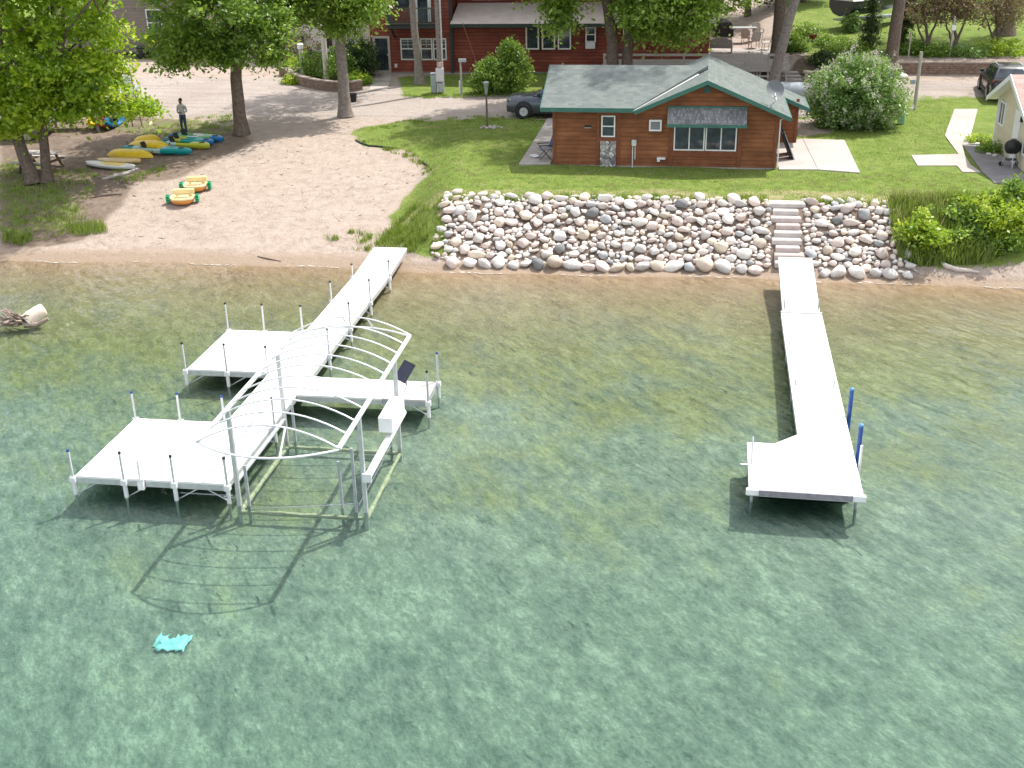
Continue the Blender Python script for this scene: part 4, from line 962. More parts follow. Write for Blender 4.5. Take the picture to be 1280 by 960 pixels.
# trees closing the hillside
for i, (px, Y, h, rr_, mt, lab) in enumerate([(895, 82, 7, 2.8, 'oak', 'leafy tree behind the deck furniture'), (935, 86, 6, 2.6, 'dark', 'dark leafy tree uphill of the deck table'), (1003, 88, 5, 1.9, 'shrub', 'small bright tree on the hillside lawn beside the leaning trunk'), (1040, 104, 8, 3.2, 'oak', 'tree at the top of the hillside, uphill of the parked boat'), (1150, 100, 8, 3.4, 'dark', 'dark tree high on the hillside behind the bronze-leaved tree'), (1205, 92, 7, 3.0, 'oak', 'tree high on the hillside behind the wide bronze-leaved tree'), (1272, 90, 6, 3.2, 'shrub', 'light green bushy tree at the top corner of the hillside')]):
    p = GY(px, 10, Y); b = Vector((p[0], Y, Tz(p[0], Y)))
    tree('hillside_tree', lab, b, [[(0, 0, 0, .2), (0, 0, h*.5, .15), (0, 0, h, .05)]], [(0, 0, h*.62, rr_, rr_, h*.36, 110), (.5*rr_, -.2, h*.4, rr_*.6, rr_*.6, h*.22, 40)], 70, .36, .2, mt, seed=40+i, nlimb=8, limb_from=.35, group='trees on the hillside')
# lilac
b = at(1070, 163)
shrub('lilac_bush', 'large rounded lilac bush with faded pale blossoms beside the cottage', b + Vector((0, .9, 0)), [(0, 0, 1.55, 2.25, 1.9, 1.55, 330), (-.9, -.2, 1.0, 1.2, 1.2, 1.0, 80), (.9, -.2, 1.0, 1.2, 1.2, 1.0, 80), (.2, .1, 2.6, 1.3, 1.2, .7, 60)], 90, .2, .11, 'lilac', seed=51, stems=12, flower=380, fsize=.06)
b = at(625, 121)
shrub('green_bush', 'loose green bush beside the driveway in front of the red-brown house', b + Vector((0, .9, 0)), [(-.25, 0, 1.1, 1.2, 1.1, 1.05, 110), (.75, 0, 1.3, .8, .8, 1.2, 70), (-.9, -.1, .7, .7, .7, .7, 40), (.5, 0, 2.3, .6, .5, .6, 28)], 80, .18, .12, 'shrub', seed=53, stems=9, up=.3)
# ------------------------------------------------------------------ red-brown log-sided house
HB = siding('red_log_siding', (.12, .028, .018), (.22, .055, .036), (.32, .095, .065), .19, .6, .9, lapw=.16)
DK = pm('dark_green_trim', (.03, .045, .04), (.02, .03, .028), 4, .6)
WF = pm('window_white', (.72, .71, .68), (.62, .61, .58), 4, .5)
TANT = pm('tan_trim', (.50, .44, .37), (.4, .35, .29), 4, .6)
BH = thing('lodge_house', 'long red-brown log-sided house with balcony and pale porch roof behind the dirt road', 'house', (-18.4, 68.0, 2.55))
HL = 19.8
mb = MB(); mb.box((2.4, 4.5, 3.6), (4.8, 9, 7.2)); mb.build('wall', HB, BH)
mb = MB(); mb.box((4.83+(HL-4.83)/2, 4.6, 1.42), (HL-4.83, 8.9, 2.84)); mb.build('wall', HB, BH)
mb = MB(); mb.box((4.83+(HL-4.83)/2, 5.6, 5.0), (HL-4.85, 6.6, 4.4)); mb.build('wall', HB, BH)
mb = MB(); mb.prism([(4.95, -.55, 2.72), (HL+.3, -.55, 2.72), (HL+.3, 2.28, 3.62), (4.95, 2.28, 3.62)], (0, 0, .12)); mb.build('porch_roof', pm('pale_metal_roof', (.80, .70, .66), (.66, .55, .51), 1.6, .7, 0, .2), BH)
mb = MB(); mb.box((4.95+(HL-4.65)/2, -.57, 2.73), (HL-4.65, .04, .2)); mb.build('fascia', DK, BH)
mb = MB(); mb.box((4.9, -.02, 3.5), (.18, .12, 7.0)); mb.build('corner_trim', DK, BH)
mb = MB(); mb.box((HL/2, -.03, -.05), (HL, .08, .22)); mb.build('foundation', M['concgrey'], BH)
mb = MB(); mb.prism([(-.5, -.6, 7.15), (HL+.5, -.6, 7.15), (HL+.5, 4.5, 9.2), (-.5, 4.5, 9.2)], (0, 0, .15)); mb.prism([(-.5, 4.51, 9.2), (HL+.5, 4.51, 9.2), (HL+.5, 9.6, 7.15), (-.5, 9.6, 7.15)], (0, 0, .15)); mb.build('roof', shingle('dark_shingle', (.06, .06, .06), (.12, .11, .11), (.2, .19, .18)), BH)
# door with tan frame
mb = MB(); 
for c, d in (((.22, -.04, 1.06), (.13, .09, 2.1)), ((1.12, -.04, 1.06), (.13, .09, 2.1)), ((.67, -.04, 2.045), (.766, .09, .13)), ((.67, -.04, .07), (.766, .09, .13))): mb.box(c, d)
dr = mb.build('door', TANT, BH)
mb = MB(); mb.box((.67, -.02, 1.06), (.76, .03, 1.84)); mb.build('pane', M['glass'], dr)
mb = MB(); mb.ball((1.02, -.08, 1.05), .04); mb.build('handle', M['alu'], dr)
# ground floor windows: (x0,x1,z0,z1)
for x0, x1 in ((1.82, 2.74), (3.02, 3.74), (3.78, 4.58)):
    w_ = window(BH, x0, x1, .74, 1.98, -.004, [('h', .52)], .07, WF)
    for zz in (1.62, 1.82):
        mb = MB(); mb.box(((x0+x1)/2, -.045, zz), (x1-x0-.15, .02, .02)); mb.build('muntin', WF, w_)
    mb = MB(); mb.box(((x0+x1)/2, -.045, 1.68), (.02, .02, .46)); mb.build('muntin', WF, w_)
for x0, x1 in ((9.28, 10.06), (10.22, 11.0), (11.15, 11.92)): window(BH, x0, x1, 1.34, 2.66, -.004, [], .08, WF)
for x0, x1 in ((12.75, 13.35), (14.9, 15.7)): window(BH, x0, x1, 1.75, 2.6, -.004, [('h', .5)], .07, WF)
for x0, x1 in ((5.8, 6.6), (6.7, 7.5)): window(BH, x0, x1, 3.9, 5.0, 2.296, [('v', .5)], .07, WF)
mb = MB(); mb.box((13.05, -.16, 1.6), (.55, .3, .36)); mb.build('air_conditioner', M['alu'], BH)
window(BH, 1.63, 2.6, 3.72, 4.75, -.004, [], .08, DK)
mb = MB()
for c, d in (((2.86, -.03, 3.95), (.2, .06, 2.1)), ((3.66, -.03, 3.95), (.2, .06, 2.1)), ((3.26, -.03, 4.95), (.6, .06, .12))): mb.box(c, d)
bd = mb.build('balcony_door', WF, BH)
mb = MB(); mb.box((3.26, -.012, 3.9), (.6, .02, 1.98)); mb.build('pane', M['glassb'], bd)
BAL = MB(); BAL.box((2.85, -.6, 2.72), (3.0, 1.2, .14)); bl = BAL.build('balcony', DK, BH)
mb = MB()
for x in (1.38, 4.32): mb.box((x, -1.17, 3.28), (.09, .09, 1.0))
mb.box((2.85, -1.17, 3.76), (3.03, .07, .07)); mb.box((2.85, -1.17, 2.92), (2.85, .05, .06))
for k in range(26): mb.box((1.5+k*.108, -1.17, 3.34), (.03, .03, .78))
for x in (1.38, 4.32):
    mb.box((x, -.58, 3.76), (.06, 1.1, .06))
    for k in range(8): mb.box((x, -.1-k*.13, 3.3), (.03, .03, .9))
mb.build('railing', pm('green_grey_rail', (.10, .12, .10), (.06, .075, .06), 6, .7), bl)
for x in (1.45, 4.25):
    mb = MB(); mb.prism([(x, -.02, 2.0), (x, -.9, 2.64), (x, -.78, 2.64), (x, -.02, 2.12)], (.1, 0, 0)); mb.build('bracket', DK, bl)
mb = MB(); mb.box((1.48, -.04, .42), (.16, .07, .2)); mb.build('outlet_box', WF, BH)
mb = MB(); mb.tube((11.45, -.12, .0), (11.45, -.12, .6), .05, n=8); mb.build('vent_pipe', WF, BH, True)
mb = MB(); mb.box((10.6, -.02, 2.2), (.2, .012, .1), M=Matrix.Rotation(R(30), 4, 'Y')); mb.build('flag_sticker', pm('red_white', (.6, .1, .1), (.75, .7, .7), 20, .6), BH)

# ------------------------------------------------------------------ wooden deck and its furniture
WD = M['woodgrey']; DKz = 3.36
DE = thing('wooden_deck', 'weathered grey wooden deck with rails and gate beside the red-brown house', 'deck', (0, 0, 0))
mb = MB()
for k in range(52):
    y = 65.6 + k*.145; x0 = -4.5 if y < 67.8 else 1.55
    mb.box(((x0+5.7)/2, y, DKz-.03), (5.7-x0, .138, .06))
mb.build('deck_boards', WD, DE)
mb = MB(); mb.box((.6, 65.5, DKz-.18), (10.2, .06, .3)); mb.build('skirt_board', WD, DE)
mb = MB(); mb.box((5.73, 69.3, DKz-.18), (.06, 7.4, .3)); mb.build('skirt_board', WD, DE)
for x in (-4.4, -2.2, 0, 1.7, 3.35, 4.6, 5.6):
    mb = MB(); zb = Tz(x, 65.55); mb.box((x, 65.56, (zb+DKz+.62)/2), (.1, .1, DKz+.62-zb)); mb.build('post', WD, DE)
for x0, x1 in ((-4.4, 3.35), (4.6, 5.6)):
    for z in (.25, .55):
        mb = MB(); mb.box(((x0+x1)/2, 65.49, DKz+z), (x1-x0, .035, .13)); mb.build('rail', WD, DE)
for k in range(5):
    mb = MB(); mb.box((3.5+k*.17, 65.5, DKz-.05), (.11, .03, 1.35+.12*abs(k-2))); mb.build('gate_board', WD, DE)
mb = MB()
for k in range(3): mb.box((4.1, 65.2-k*.3, DKz-.25-k*.25), (1.1, .3, .06))
mb.build('stair', WD, DE)
def chair(label, px, py, rz, mat, wide=.55, grp=None, zz=DKz):
    p = GZ(px, py, zz); t = thing('garden_chair', label, 'chair', (p[0], p[1], zz), rz, grp)
    mb = MB(); mb.box((0, 0, .42), (wide, .5, .05), bev=.02); mb.build('seat', mat, t)
    mb = MB(); w2 = wide/2
    mb.prism([(-w2, .23, .44), (w2, .23, .44), (w2*1.05, .36, .9), (w2*.6, .38, 1.0), (-w2*.6, .38, 1.0), (-w2*1.05, .36, .9)], (0, .04, 0)); mb.build('backrest', mat, t)
    for s in (-1, 1):
        mb = MB(); mb.box((s*w2, 0, .64), (.06, .5, .04)); mb.box((s*w2, -.23, .53), (.05, .05, .2)); mb.build('armrest', mat, t)
        for y in (-.22, .22):
            mb = MB(); mb.tube((s*w2*.92, y, 0), (s*w2*.88, y*.9, .41), .022, n=6); mb.build('leg', mat, t)
    return t
PW = pm('white_resin', (.62, .60, .57), (.52, .5, .47), 5, .5); PG = pm('taupe_resin', (.42, .38, .34), (.33, .3, .27), 5, .6)
chair('cream plastic chair at the back of the wooden deck', 889, 46, R(190), pm('cream_resin', (.68, .62, .52), None, 4, .5))
chair('taupe chair at the near end of the deck table', 933, 56, R(160), PG, grp='chairs around the deck table')
chair('taupe chair with arms beside the deck gate', 942, 60, R(200), PG, grp='chairs around the deck table')
chair('white chair at the gate end of the deck, by the dark trunk', 958, 62, R(250), PW)
chair('pale chair on the far side of the deck table', 947, 49, R(20), PG, grp='chairs around the deck table')
p = GZ(901, 66, DKz); t = thing('garden_loveseat', 'wide pale loveseat on the deck close to the house corner', 'loveseat', (p[0], p[1], DKz), R(175))
mb = MB(); mb.box((0, 0, .36), (1.25, .6, .16), bev=.05); mb.build('seat', PG, t); mb = MB(); mb.prism([(-.62, .26, .4), (.62, .26, .4), (.66, .36, .75), (.3, .4, .88), (-.3, .4, .88), (-.66, .36, .75)], (0, .07, 0)); mb.build('backrest', PG, t)
for s in (-1, 1): mb = MB(); mb.box((s*.62, 0, .3), (.09, .6, .58), bev=.03); mb.build('armrest', PG, t)
p = GZ(928, 49, DKz); t = thing('deck_table', 'long table on the wooden deck among the chairs', 'table', (p[0], p[1], DKz), R(4))
mb = MB(); mb.box((0, 0, .72), (1.7, .85, .05)); mb.build('tabletop', M['alud'], t)
for x in (-.75, .75):
    for y in (-.35, .35): mb = MB(); mb.tube((x, y, 0), (x, y, .7), .03, n=6); mb.build('leg', M['black'], t)
p = GZ(903, 47.5, DKz); t = thing('covered_grill', 'grill under a black fitted cover on the deck', 'grill', (p[0], p[1], DKz), R(0))
mb = MB(); mb.loft([[(x*a, y*b, z) for x, y in ((-1, -1), (-.2, -1.1), (1, -.9), (1, .9), (-.2, 1.1), (-1, 1))] for a, b, z in ((.7, .4, .12), (.66, .37, .7), (.5, .3, 1.0), (.16, .16, 1.22))]); mb.build('cover', M['black'], t)
mb = MB(); mb.box((0, 0, .06), (.9, .5, .12)); mb.build('base', M['alud'], t)
for px, py, lab in ((1016, 51, 'terracotta flower pot at the foot of the hillside lawn'), (946, 90, 'dark red flower pot on the ground below the deck gate')):
    b = G(px, py); t = thing('flower_pot', lab, 'flower pot', tuple(b)); mb = MB(); mb.lathe([(.14, 0), (.22, .3), (.25, .31), (.25, .38), (.2, .38), (.19, .3), (.02, .3)], n=14); mb.build('pot', pm('terracotta', (.28, .07, .045), None, 5, .8), t, True)
    mb = MB(); mb.lathe([(.02, .28), (.2, .29), (.2, .31), (.02, .33)], n=12); mb.build('soil', M['black'], t)

# ------------------------------------------------------------------ neighbours at the left
CRM = siding('cream_siding', (.56, .50, .40), (.66, .60, .50), (.72, .66, .56), .2, .25, .3)
WHT = thing('white_house', 'cream-walled house with dark window trim behind the planting bed', 'house', (-29.5, 72.5, 2.85))
mb = MB(); mb.box((5.0, 4, 2.6), (10.0, 8, 5.2)); mb.build('wall', CRM, WHT)
mb = MB(); mb.prism([(-.4, -.5, 5.1), (10.4, -.5, 5.1), (10.4, 4, 7), (-.4, 4, 7)], (0, 0, .15)); mb.build('roof', M['black'], WHT)
BRT = pm('dark_brown_trim', (.05, .035, .03), (.035, .025, .02), 4, .6)
window(WHT, 3.7, 5.2, 1.9, 3.3, -.004, [('v', .33)], .12, BRT, M['glassb']); window(WHT, .8, 2.0, 1.9, 3.2, -.004, [('v', .5)], .12, BRT, M['glassb'])
mb = MB(); mb.box((4.6, -.3, 1.15), (1.9, .6, .42)); mb.build('planter_box', pm('navy', (.02, .025, .045), None, 4, .6), WHT)
mb = MB(); mb.box((5.0, -.4, .5), (9.9, .8, .16)); mb.build('porch_step', M['white'], WHT)
mb = MB(); mb.box((7.2, -.12, 2.2), (.35, .2, 4.4)); mb.build('downpipe', BRT, WHT)
mb = MB(); mb.box((8.6, -.1, 1.4), (1.3, .15, 1.3)); mb.build('panel', M['white'], WHT)
TAU = siding('taupe_siding', (.15, .125, .105), (.2, .17, .145), (.26, .22, .19), .2, .3, .3)
TH = thing('taupe_house', 'taupe-sided house with a tall white-framed window at the top left', 'house', (-42, 73.5, 3.0))
mb = MB(); mb.prism([(0, 0, 0), (9.6, 0, 0), (9.6, 0, 3.6), (7.6, 0, 4.6), (0, 0, 3.6)], (0, 7, 0)); mb.build('wall', TAU, TH)
mb = MB(); mb.prism([(10.1, -.5, 3.42), (7.6, -.5, 4.7), (7.6, 7.3, 4.7), (10.1, 7.3, 3.42)], (0, 0, .18)); mb.prism([(-.4, -.5, 3.42), (7.59, -.5, 4.7), (7.59, 7.3, 4.7), (-.4, 7.3, 3.42)], (0, 0, .18)); mb.build('roof', M['black'], TH)
window(TH, 7.2, 8.25, 1.05, 2.75, -.004, [('h', .5)], .07, WF); window(TH, 9.0, 9.5, 1.2, 2.2, -.004, [], .06, WF)
b = G(186, 72); t = thing('riding_mower', 'small dark riding mower parked against the taupe house', 'mower', (b.x, b.y, b.z), R(20))
mb = MB(); mb.box((0, 0, .45), (1.3, .55, .3), bev=.08); mb.box((-.45, 0, .68), (.5, .5, .25), bev=.08); mb.build('body', pm('mower_paint', (.03, .05, .03), None, 4, .5), t)
mb = MB(); mb.box((.3, 0, .72), (.4, .42, .08), bev=.03); mb.box((.5, 0, .92), (.08, .42, .4), bev=.03); mb.build('seat', pm('yellow_vinyl', (.5, .4, .08), None, 4, .6), t)
for x in (-.5, .45):
    for y in (-.33, .33):
        mb = MB(); mb.lathe([(.05, -.08), (.22, -.08), (.25, -.04), (.25, .04), (.22, .08), (.05, .08)], (x, y, .25), 14, Matrix.Rotation(R(90), 4, 'X')); mb.build('wheel', M['black'], t, True)
# planting bed walls, posts and shrubs
BRW, nt_, b_ = nm('stone_wall'); v_ = objc(nt_); br = N(nt_, 'ShaderNodeTexBrick'); mp = N(nt_, 'ShaderNodeMapping'); mp.inputs['Rotation'].default_value = (R(90), 0, 0); L(nt_, v_, mp.inputs[0]); L(nt_, mp.outputs[0], br.inputs['Vector'])
br.inputs['Scale'].default_value = 1; br.inputs['Brick Width'].default_value = .34; br.inputs['Row Height'].default_value = .12; br.inputs['Mortar Size'].default_value = .012
br.inputs['Color1'].default_value = (.16, .10, .075, 1); br.inputs['Color2'].default_value = (.27, .19, .145, 1); br.inputs['Mortar'].default_value = (.05, .035, .03, 1)
L(nt_, mix(nt_, .45, br.outputs[0], ramp(nt_, noise(nt_, v_, 5, 5), [(.35, (.09, .06, .045)), (.65, (.30, .22, .17))])), b_.inputs['Base Color']); b_.inputs['Roughness'].default_value = .95; bump(nt_, br.outputs[1], b_, -.5, .04)
def wall_along(name, label, P, h, t=.3, cap=None):
    n = len(P); L_, R_ = [], []
    for i in range(n):
        d = (Vector(P[min(i+1, n-1)]) - Vector(P[max(i-1, 0)])); d.z = 0; d.normalize(); q = Vector((-d.y, d.x, 0))*t/2
        L_.append(Vector(P[i])+q); R_.append(Vector(P[i])-q)
    tt = thing(name, label, 'wall', (0, 0, 0)); mb = MB()
    mb.loft([[r_+Vector((0, 0, -.25)), l_+Vector((0, 0, -.25)), l_+Vector((0, 0, h)), r_+Vector((0, 0, h))] for l_, r_ in zip(L_, R_)]); mb.build('stonework', BRW, tt)
    mb = MB(); mb.loft([[r_+(r_-l_)*.1+Vector((0, 0, h+.002)), l_+(l_-r_)*.1+Vector((0, 0, h+.002)), l_+(l_-r_)*.1+Vector((0, 0, h+.07)), r_+(r_-l_)*.1+Vector((0, 0, h+.07))] for l_, r_ in zip(L_, R_)]); mb.build('capstones', cap or pm('capstone', (.34, .28, .24), (.22, .18, .15), 3, .9, 0, .4), tt)
wall_along('planter_wall', 'curved low stone wall along the front of the planting bed', [G(*p) for p in ((361, 98), (368, 103), (382, 108), (400, 112), (420, 114), (440, 114), (452, 112))], .48)
wall_along('planter_wall', 'short straight stone wall at the back left of the planting bed', [G(*p) for p in ((351, 95), (362, 95.5), (374, 95))], .42)
def post(name, label, px, py, h, r, mat, cat='post', extra=None, sq=False):
    b = G(px, py); t = thing(name, label, cat, tuple(b)); mb = MB()
    if sq: mb.box((0, 0, h/2-.1), (r*2, r*2, h+.2), bev=.02)
    else: mb.tube((0, 0, -.2), (0, 0, h), r, r*.92, 10)
    mb.build('pole', mat, t, not sq)
    if extra: extra(t, h)
    return t
WP = pm('whitewashed_wood', (.58, .54, .49), (.42, .38, .34), 9, .85, 0, .3)
def lampcap(t, h):
    mb = MB(); mb.lathe([(.05, h), (.16, h+.05), (.19, h+.3), (.12, h+.36), (.02, h+.38)], n=12); mb.build('lamp_head', M['white'], t, True)
def postlight(t, h):
    mb = MB(); mb.lathe([(.05, h-.5), (.11, h-.05), (.15, h), (.15, h+.06), (.02, h+.1)], n=10); mb.build('lamp_head', M['alud'], t, True)
    mb = MB()
    for k in range(14):
        a = k*2.4; rr_ = .12+.05*k; mb.ball((rr_*.7*math.cos(a)+.2, rr_*.6*math.sin(a)-.15, .03), (.09, .08, .05), 6, 4)
    mb.build('gravel_base', pm('gravel', (.42, .38, .35), (.3, .27, .25), 9, .9), t)
post('lamp_post', 'short whitewashed lamp post in the planting bed', 379, 101, 1.75, .12, WP, 'lamp post', lampcap)
post('wooden_post', 'tall whitewashed wooden post in the planting bed', 409, 106, 3.3, .16, WP)
post('lamp_post', 'thin dark-poled lamp post on the lawn left of the parked grey-blue car', 609, 159, 2.05, .05, M['bark'], 'lamp post', postlight)
def sensor(t, h): mb = MB(); mb.box((.1, 0, h+.05), (.4, .2, .16)); mb.build('box', M['alud'], t); mb = MB(); mb.tube((-.08, -.05, 0), (-.08, -.05, .75), .04, n=8); mb.build('pipe', M['white'], t, True)
post('sign_post', 'small grey post with a box on top on the lawn of the red-brown house', 577, 118, 1.75, .06, M['woodgrey'], 'post', sensor)
def tee(t, h): mb = MB(); mb.box((-.25, -.1, 1.35), (.22, .16, .2)); mb.build('box', pm('blue_grey_box', (.3, .34, .42), None, 4, .5), t)
post('wooden_post', 'weathered pole standing in the lawn beside the lilac bush', 1143, 137, 2.75, .085, M['woodgrey'], 'post', tee)
def bird(t, h): mb = MB(); mb.box((0, -.06, h*.72), (.22, .2, .28)); mb.build('box', M['white'], t)
post('wooden_post', 'slim post with a pale box standing behind the stone wall', 1187, 71, 2.2, .06, M['woodgrey'], 'post', bird)
post('wooden_post', 'thin stake at the left end of the stone wall', 1135, 74, 1.6, .04, M['woodgrey'])
# utility pole with meters
b = G(551, 116); t = thing('utility_pole', 'tall grey utility pole with meter boxes at the edge of the road', 'utility pole', tuple(b))
mb = MB(); mb.path([(0, 0, -.2), (0, .0, 4), (-.05, 0, 9.5)], [.15, .14, .11], 12); mb.build('pole', M['barklite'], t, True)
mb = MB(); mb.tube((.17, -.05, .4), (.15, -.05, 8), .05, n=8); mb.build('conduit', M['alu'], t, True)
mb = MB(); mb.box((.05, -.26, 1.0), (.42, .22, .75), bev=.03); mb.build('meter_box', M['alu'], t); mb = MB(); mb.box((.08, -.24, .32), (.34, .2, .5), bev=.02); mb.build('meter_box', M['alud'], t)
mb = MB(); mb.lathe([(.02, 0), (.11, .0), (.11, .08), (.02, .09)], (.05, -.3, 1.5), 14, Matrix.Rotation(R(90), 4, 'X')); mb.box((.05, -.2, 1.5), (.3, .16, .32)); mb.build('meter', pm('meter_face', (.55, .45, .4), (.3, .2, .18), 8, .5), t)
b = G(543, 116); t = thing('utility_pedestal', 'pale green utility pedestal at the left foot of the utility pole', 'pedestal', tuple(b)); mb = MB(); mb.box((0, 0, .5), (.3, .3, 1.0), bev=.04); mb.build('case', pm('pale_green', (.36, .42, .40), None, 4, .6), t); mb = MB(); mb.box((0, 0, 1.04), (.34, .34, .07), bev=.02); mb.build('lid', M['alud'], t)
b = G(1126, 155); t = thing('utility_pedestal', 'small light green utility box on the lawn at the right foot of the lilac', 'pedestal', tuple(b)); mb = MB(); mb.box((0, 0, .25), (.26, .22, .5), bev=.03); mb.build('case', pm('mint_green', (.28, .5, .40), None, 4, .5), t); mb = MB(); mb.box((0, 0, .53), (.3, .26, .06), bev=.02); mb.build('lid', M['white'], t)
b = G(442, 127); t = thing('bucket', 'black bucket on the road beside the slim maple trunk', 'bucket', tuple(b)); mb = MB(); mb.lathe([(.15, 0), (.2, .38), (.215, .38), (.215, .42), (.18, .42), (.14, .05), (.02, .05)], n=16); mb.build('pail', M['black'], t, True); mb = MB(); mb.path([(.21*math.cos(a), 0, .38+.2*math.sin(a)) for a in np.linspace(0, math.pi, 9)], .008, 5); mb.build('handle', M['alud'], t, True)
pa, pb = GY(578, 28, 67.3), GY(602, 82, 66.6)
mb = MB(); mb.tube(pa, (pb[0], pb[1], Tz(pb[0], pb[1])), .018, n=6); tag(mb.build('cable', pm('rust_cable', (.3, .14, .1), None, 3, .7)), 'thin slanting cable from the porch roof edge to the ground behind the bush', 'cable')
# planting bed shrubs
for i, (px, py, w_, h, mt, lab) in enumerate([(372, 92, .9, .8, 'lime', 'low yellow-green shrub at the back of the planting bed'), (395, 100, 1.1, 1.7, 'shrub', 'feathery green shrub between the two whitewashed posts'), (424, 104, 1.0, 1.9, 'oak', 'deep green shrub right of the tall whitewashed post'), (378, 80, 1.4, 1.8, 'red', 'brown-leaved shrub behind the planting bed lamp'), (366, 104, .5, .4, 'lime', 'tiny bright plant at the left tip of the planting bed'), (446, 105, .8, .6, 'maple', 'low bright green plant right of the slim maple trunk')]):
    shrub('bed_shrub', lab, G(px, py), [(0, 0, h*.5, w_, w_*.8, h*.55, 60)], 60, .16, .11, mt, seed=70+i, stems=5)
p = GY(452, 90, 66.8); shrub('dark_evergreen', 'very dark evergreen bush at the left corner of the red-brown house', (p[0]-.1, 66.8, Tz(p[0], 66.8)), [(0, 0, 1.1, 1.1, .9, 1.2, 110), (-.9, .3, .9, .9, .8, .9, 60)], 80, .2, .12, 'dark', seed=79, stems=5)
b = G(459, 92); mb = MB(); mb.ball((0, 0, .15), (.32, .22, .2)); tag(mb.build('garden_rock', STM['off-white'], None, True, loc=tuple(b)), 'pale rock at the house corner by the door', 'rock')

# ------------------------------------------------------------------ stone retaining wall, garden on the slope
wall_along('retaining_wall', 'long brown stone retaining wall below the hillside lawn', [(x, 67.95+.03*math.sin(x), 2.5) for x in np.linspace(11.0, 17.35, 9)], .66)
wall_along('retaining_wall', 'lower section of brown stone wall behind the parked dark car', [(x, 68.6, 2.55) for x in np.linspace(17.6, 23, 5)], .38)
rr = random.Random(5)
for i, (px, py) in enumerate([(1010, 92), (1022, 97), (1035, 88), (1048, 99), (1096, 100), (1104, 92), (1112, 97), (1099, 84), (1090, 92), (1120, 92), (1128, 97), (1076, 82)]):
    b = G(px, py); o = bpy.data.objects.new('garden_rock', variant(['tan', 'light grey', 'pale pink'][i % 3], i % 6)); COL.objects.link(o); s_ = rr.uniform(.2, .42); o.location = b+Vector((0, 0, s_*.2)); o.scale = (s_*1.3, s_, s_*.7); o.rotation_euler = (0, 0, rr.uniform(0, 6))
    tag(o, f"{['tan', 'grey', 'pinkish'][i % 3]} rock in the dark garden bed, {ORD[i]} from the deck side" if i < 6 else f"{['tan', 'grey', 'pinkish'][i % 3]} rock by the foot of the thick brown trunk, {ORD[i-6]} of six", 'rock', 'garden rocks behind the lilac bush')
for i, (px, py) in enumerate([(984, 91), (988, 95.5), (992, 100)]):
    b = G(px, py); mb = MB(); mb.box((0, 0, .02), (1.2-.1*i, .42, .12), bev=.03); tag(mb.build('stepping_stone', M['conctan'], None, loc=tuple(b)), ['uppermost', 'middle', 'lowest'][i]+' stone slab of the garden steps beside the leaning trunk', 'stepping stone', 'garden step slabs')
for i, (px, py, w_, h, mt, lab) in enumerate([(992, 64, .8, .9, 'oak', 'green shrub right behind the leaning pale trunk'), (1005, 50, 1.6, .9, 'shrub', 'spreading bright green plants at the edge of the hillside lawn'), (1062, 68, 1.5, .7, 'oak', 'low green ground shrub in the middle of the garden bed'), (1038, 58, 1.2, .5, 'shrub', 'low green plants along the top of the garden bed'), (1032, 82, .8, .8, 'dark', 'dark little shrub on the garden slope'), (1172, 69, 1.3, .5, 'shrub', 'leafy perennials behind the left half of the stone wall'), (1215, 70, 1.2, .5, 'lilac', 'grey-green perennials at the right end of the stone wall'), (1256, 68, 1.8, .8, 'lime', 'tall bright green perennials above the dark car'), (1145, 66, 1.0, .5, 'oak', 'small green plant beside the thick brown trunk'), (1062, 40, .5, 1.2, 'lilac', 'thin pale shrub in front of the parked boat')]):
    shrub('garden_shrub', lab, G(px, py), [(0, 0, h*.5, w_, w_*.7, h*.55, 60)], 50, .17, .12, mt, seed=90+i, stems=4)

# boat on a trailer up the hill
p = GY(1088, 28, 79); BT = thing('motor_boat', 'white and dark motor boat on a trailer on the hillside lawn', 'boat', (p[0], 79, Tz(p[0], 79)+.0), R(35))
def hull(L_, W, H, z0, pointy=2.0, nst=11, flat=.25):
    out = []
    for k in range(nst):
        t_ = k/(nst-1); w = W/2*(1-t_**pointy*.97); zk = z0 + .5*H*t_**3
        out.append([(-L_/2+L_*t_, s*w*q, zk+(z0+H*(1+.15*t_)-zk)*r_) for s, q, r_ in ((-1, 1, 1), (-1, .97, .55), (-1, .6, .15), (1, .05, 0), (1, .6, .15), (1, .97, .55), (1, 1, 1))])
    return out
mb = MB(); mb.loft(hull(5.2, 2.2, .95, .75)); mb.build('hull', pm('black_hull', (.03, .04, .04), (.02, .03, .03), 3, .3), BT, True)
mb = MB(); mb.loft([[(x, -w, 1.72), (x, w, 1.72), (x, w*.9, 1.88), (x, -w*.9, 1.88)] for x, w in ((-2.6, 1.1), (-1, 1.12), (.8, 1.0), (1.8, .6), (2.55, .1))]); mb.build('deck', M['white'], BT)
mb = MB(); mb.prism([(.2, -.85, 1.88), (.2, .85, 1.88), (-.15, .7, 2.35), (-.15, -.7, 2.35)], (-.03, 0, 0)); mb.build('windshield', M['glassb'], BT)
for y in (-.5, .5): mb = MB(); mb.box((-.9, y, 2.0), (.5, .5, .5), bev=.1); mb.build('seat', M['white'], BT)
mb = MB(); mb.box((0, 0, .55), (5.4, 1.0, .1)); mb.build('trailer', M['alud'], BT)
for y in (-1, 1): mb = MB(); mb.lathe([(.05, -.1), (.28, -.1), (.32, 0), (.28, .1), (.05, .1)], (-.7, y, .32), 14, Matrix.Rotation(R(90), 4, 'X')); mb.build('wheel', M['black'], BT, True)

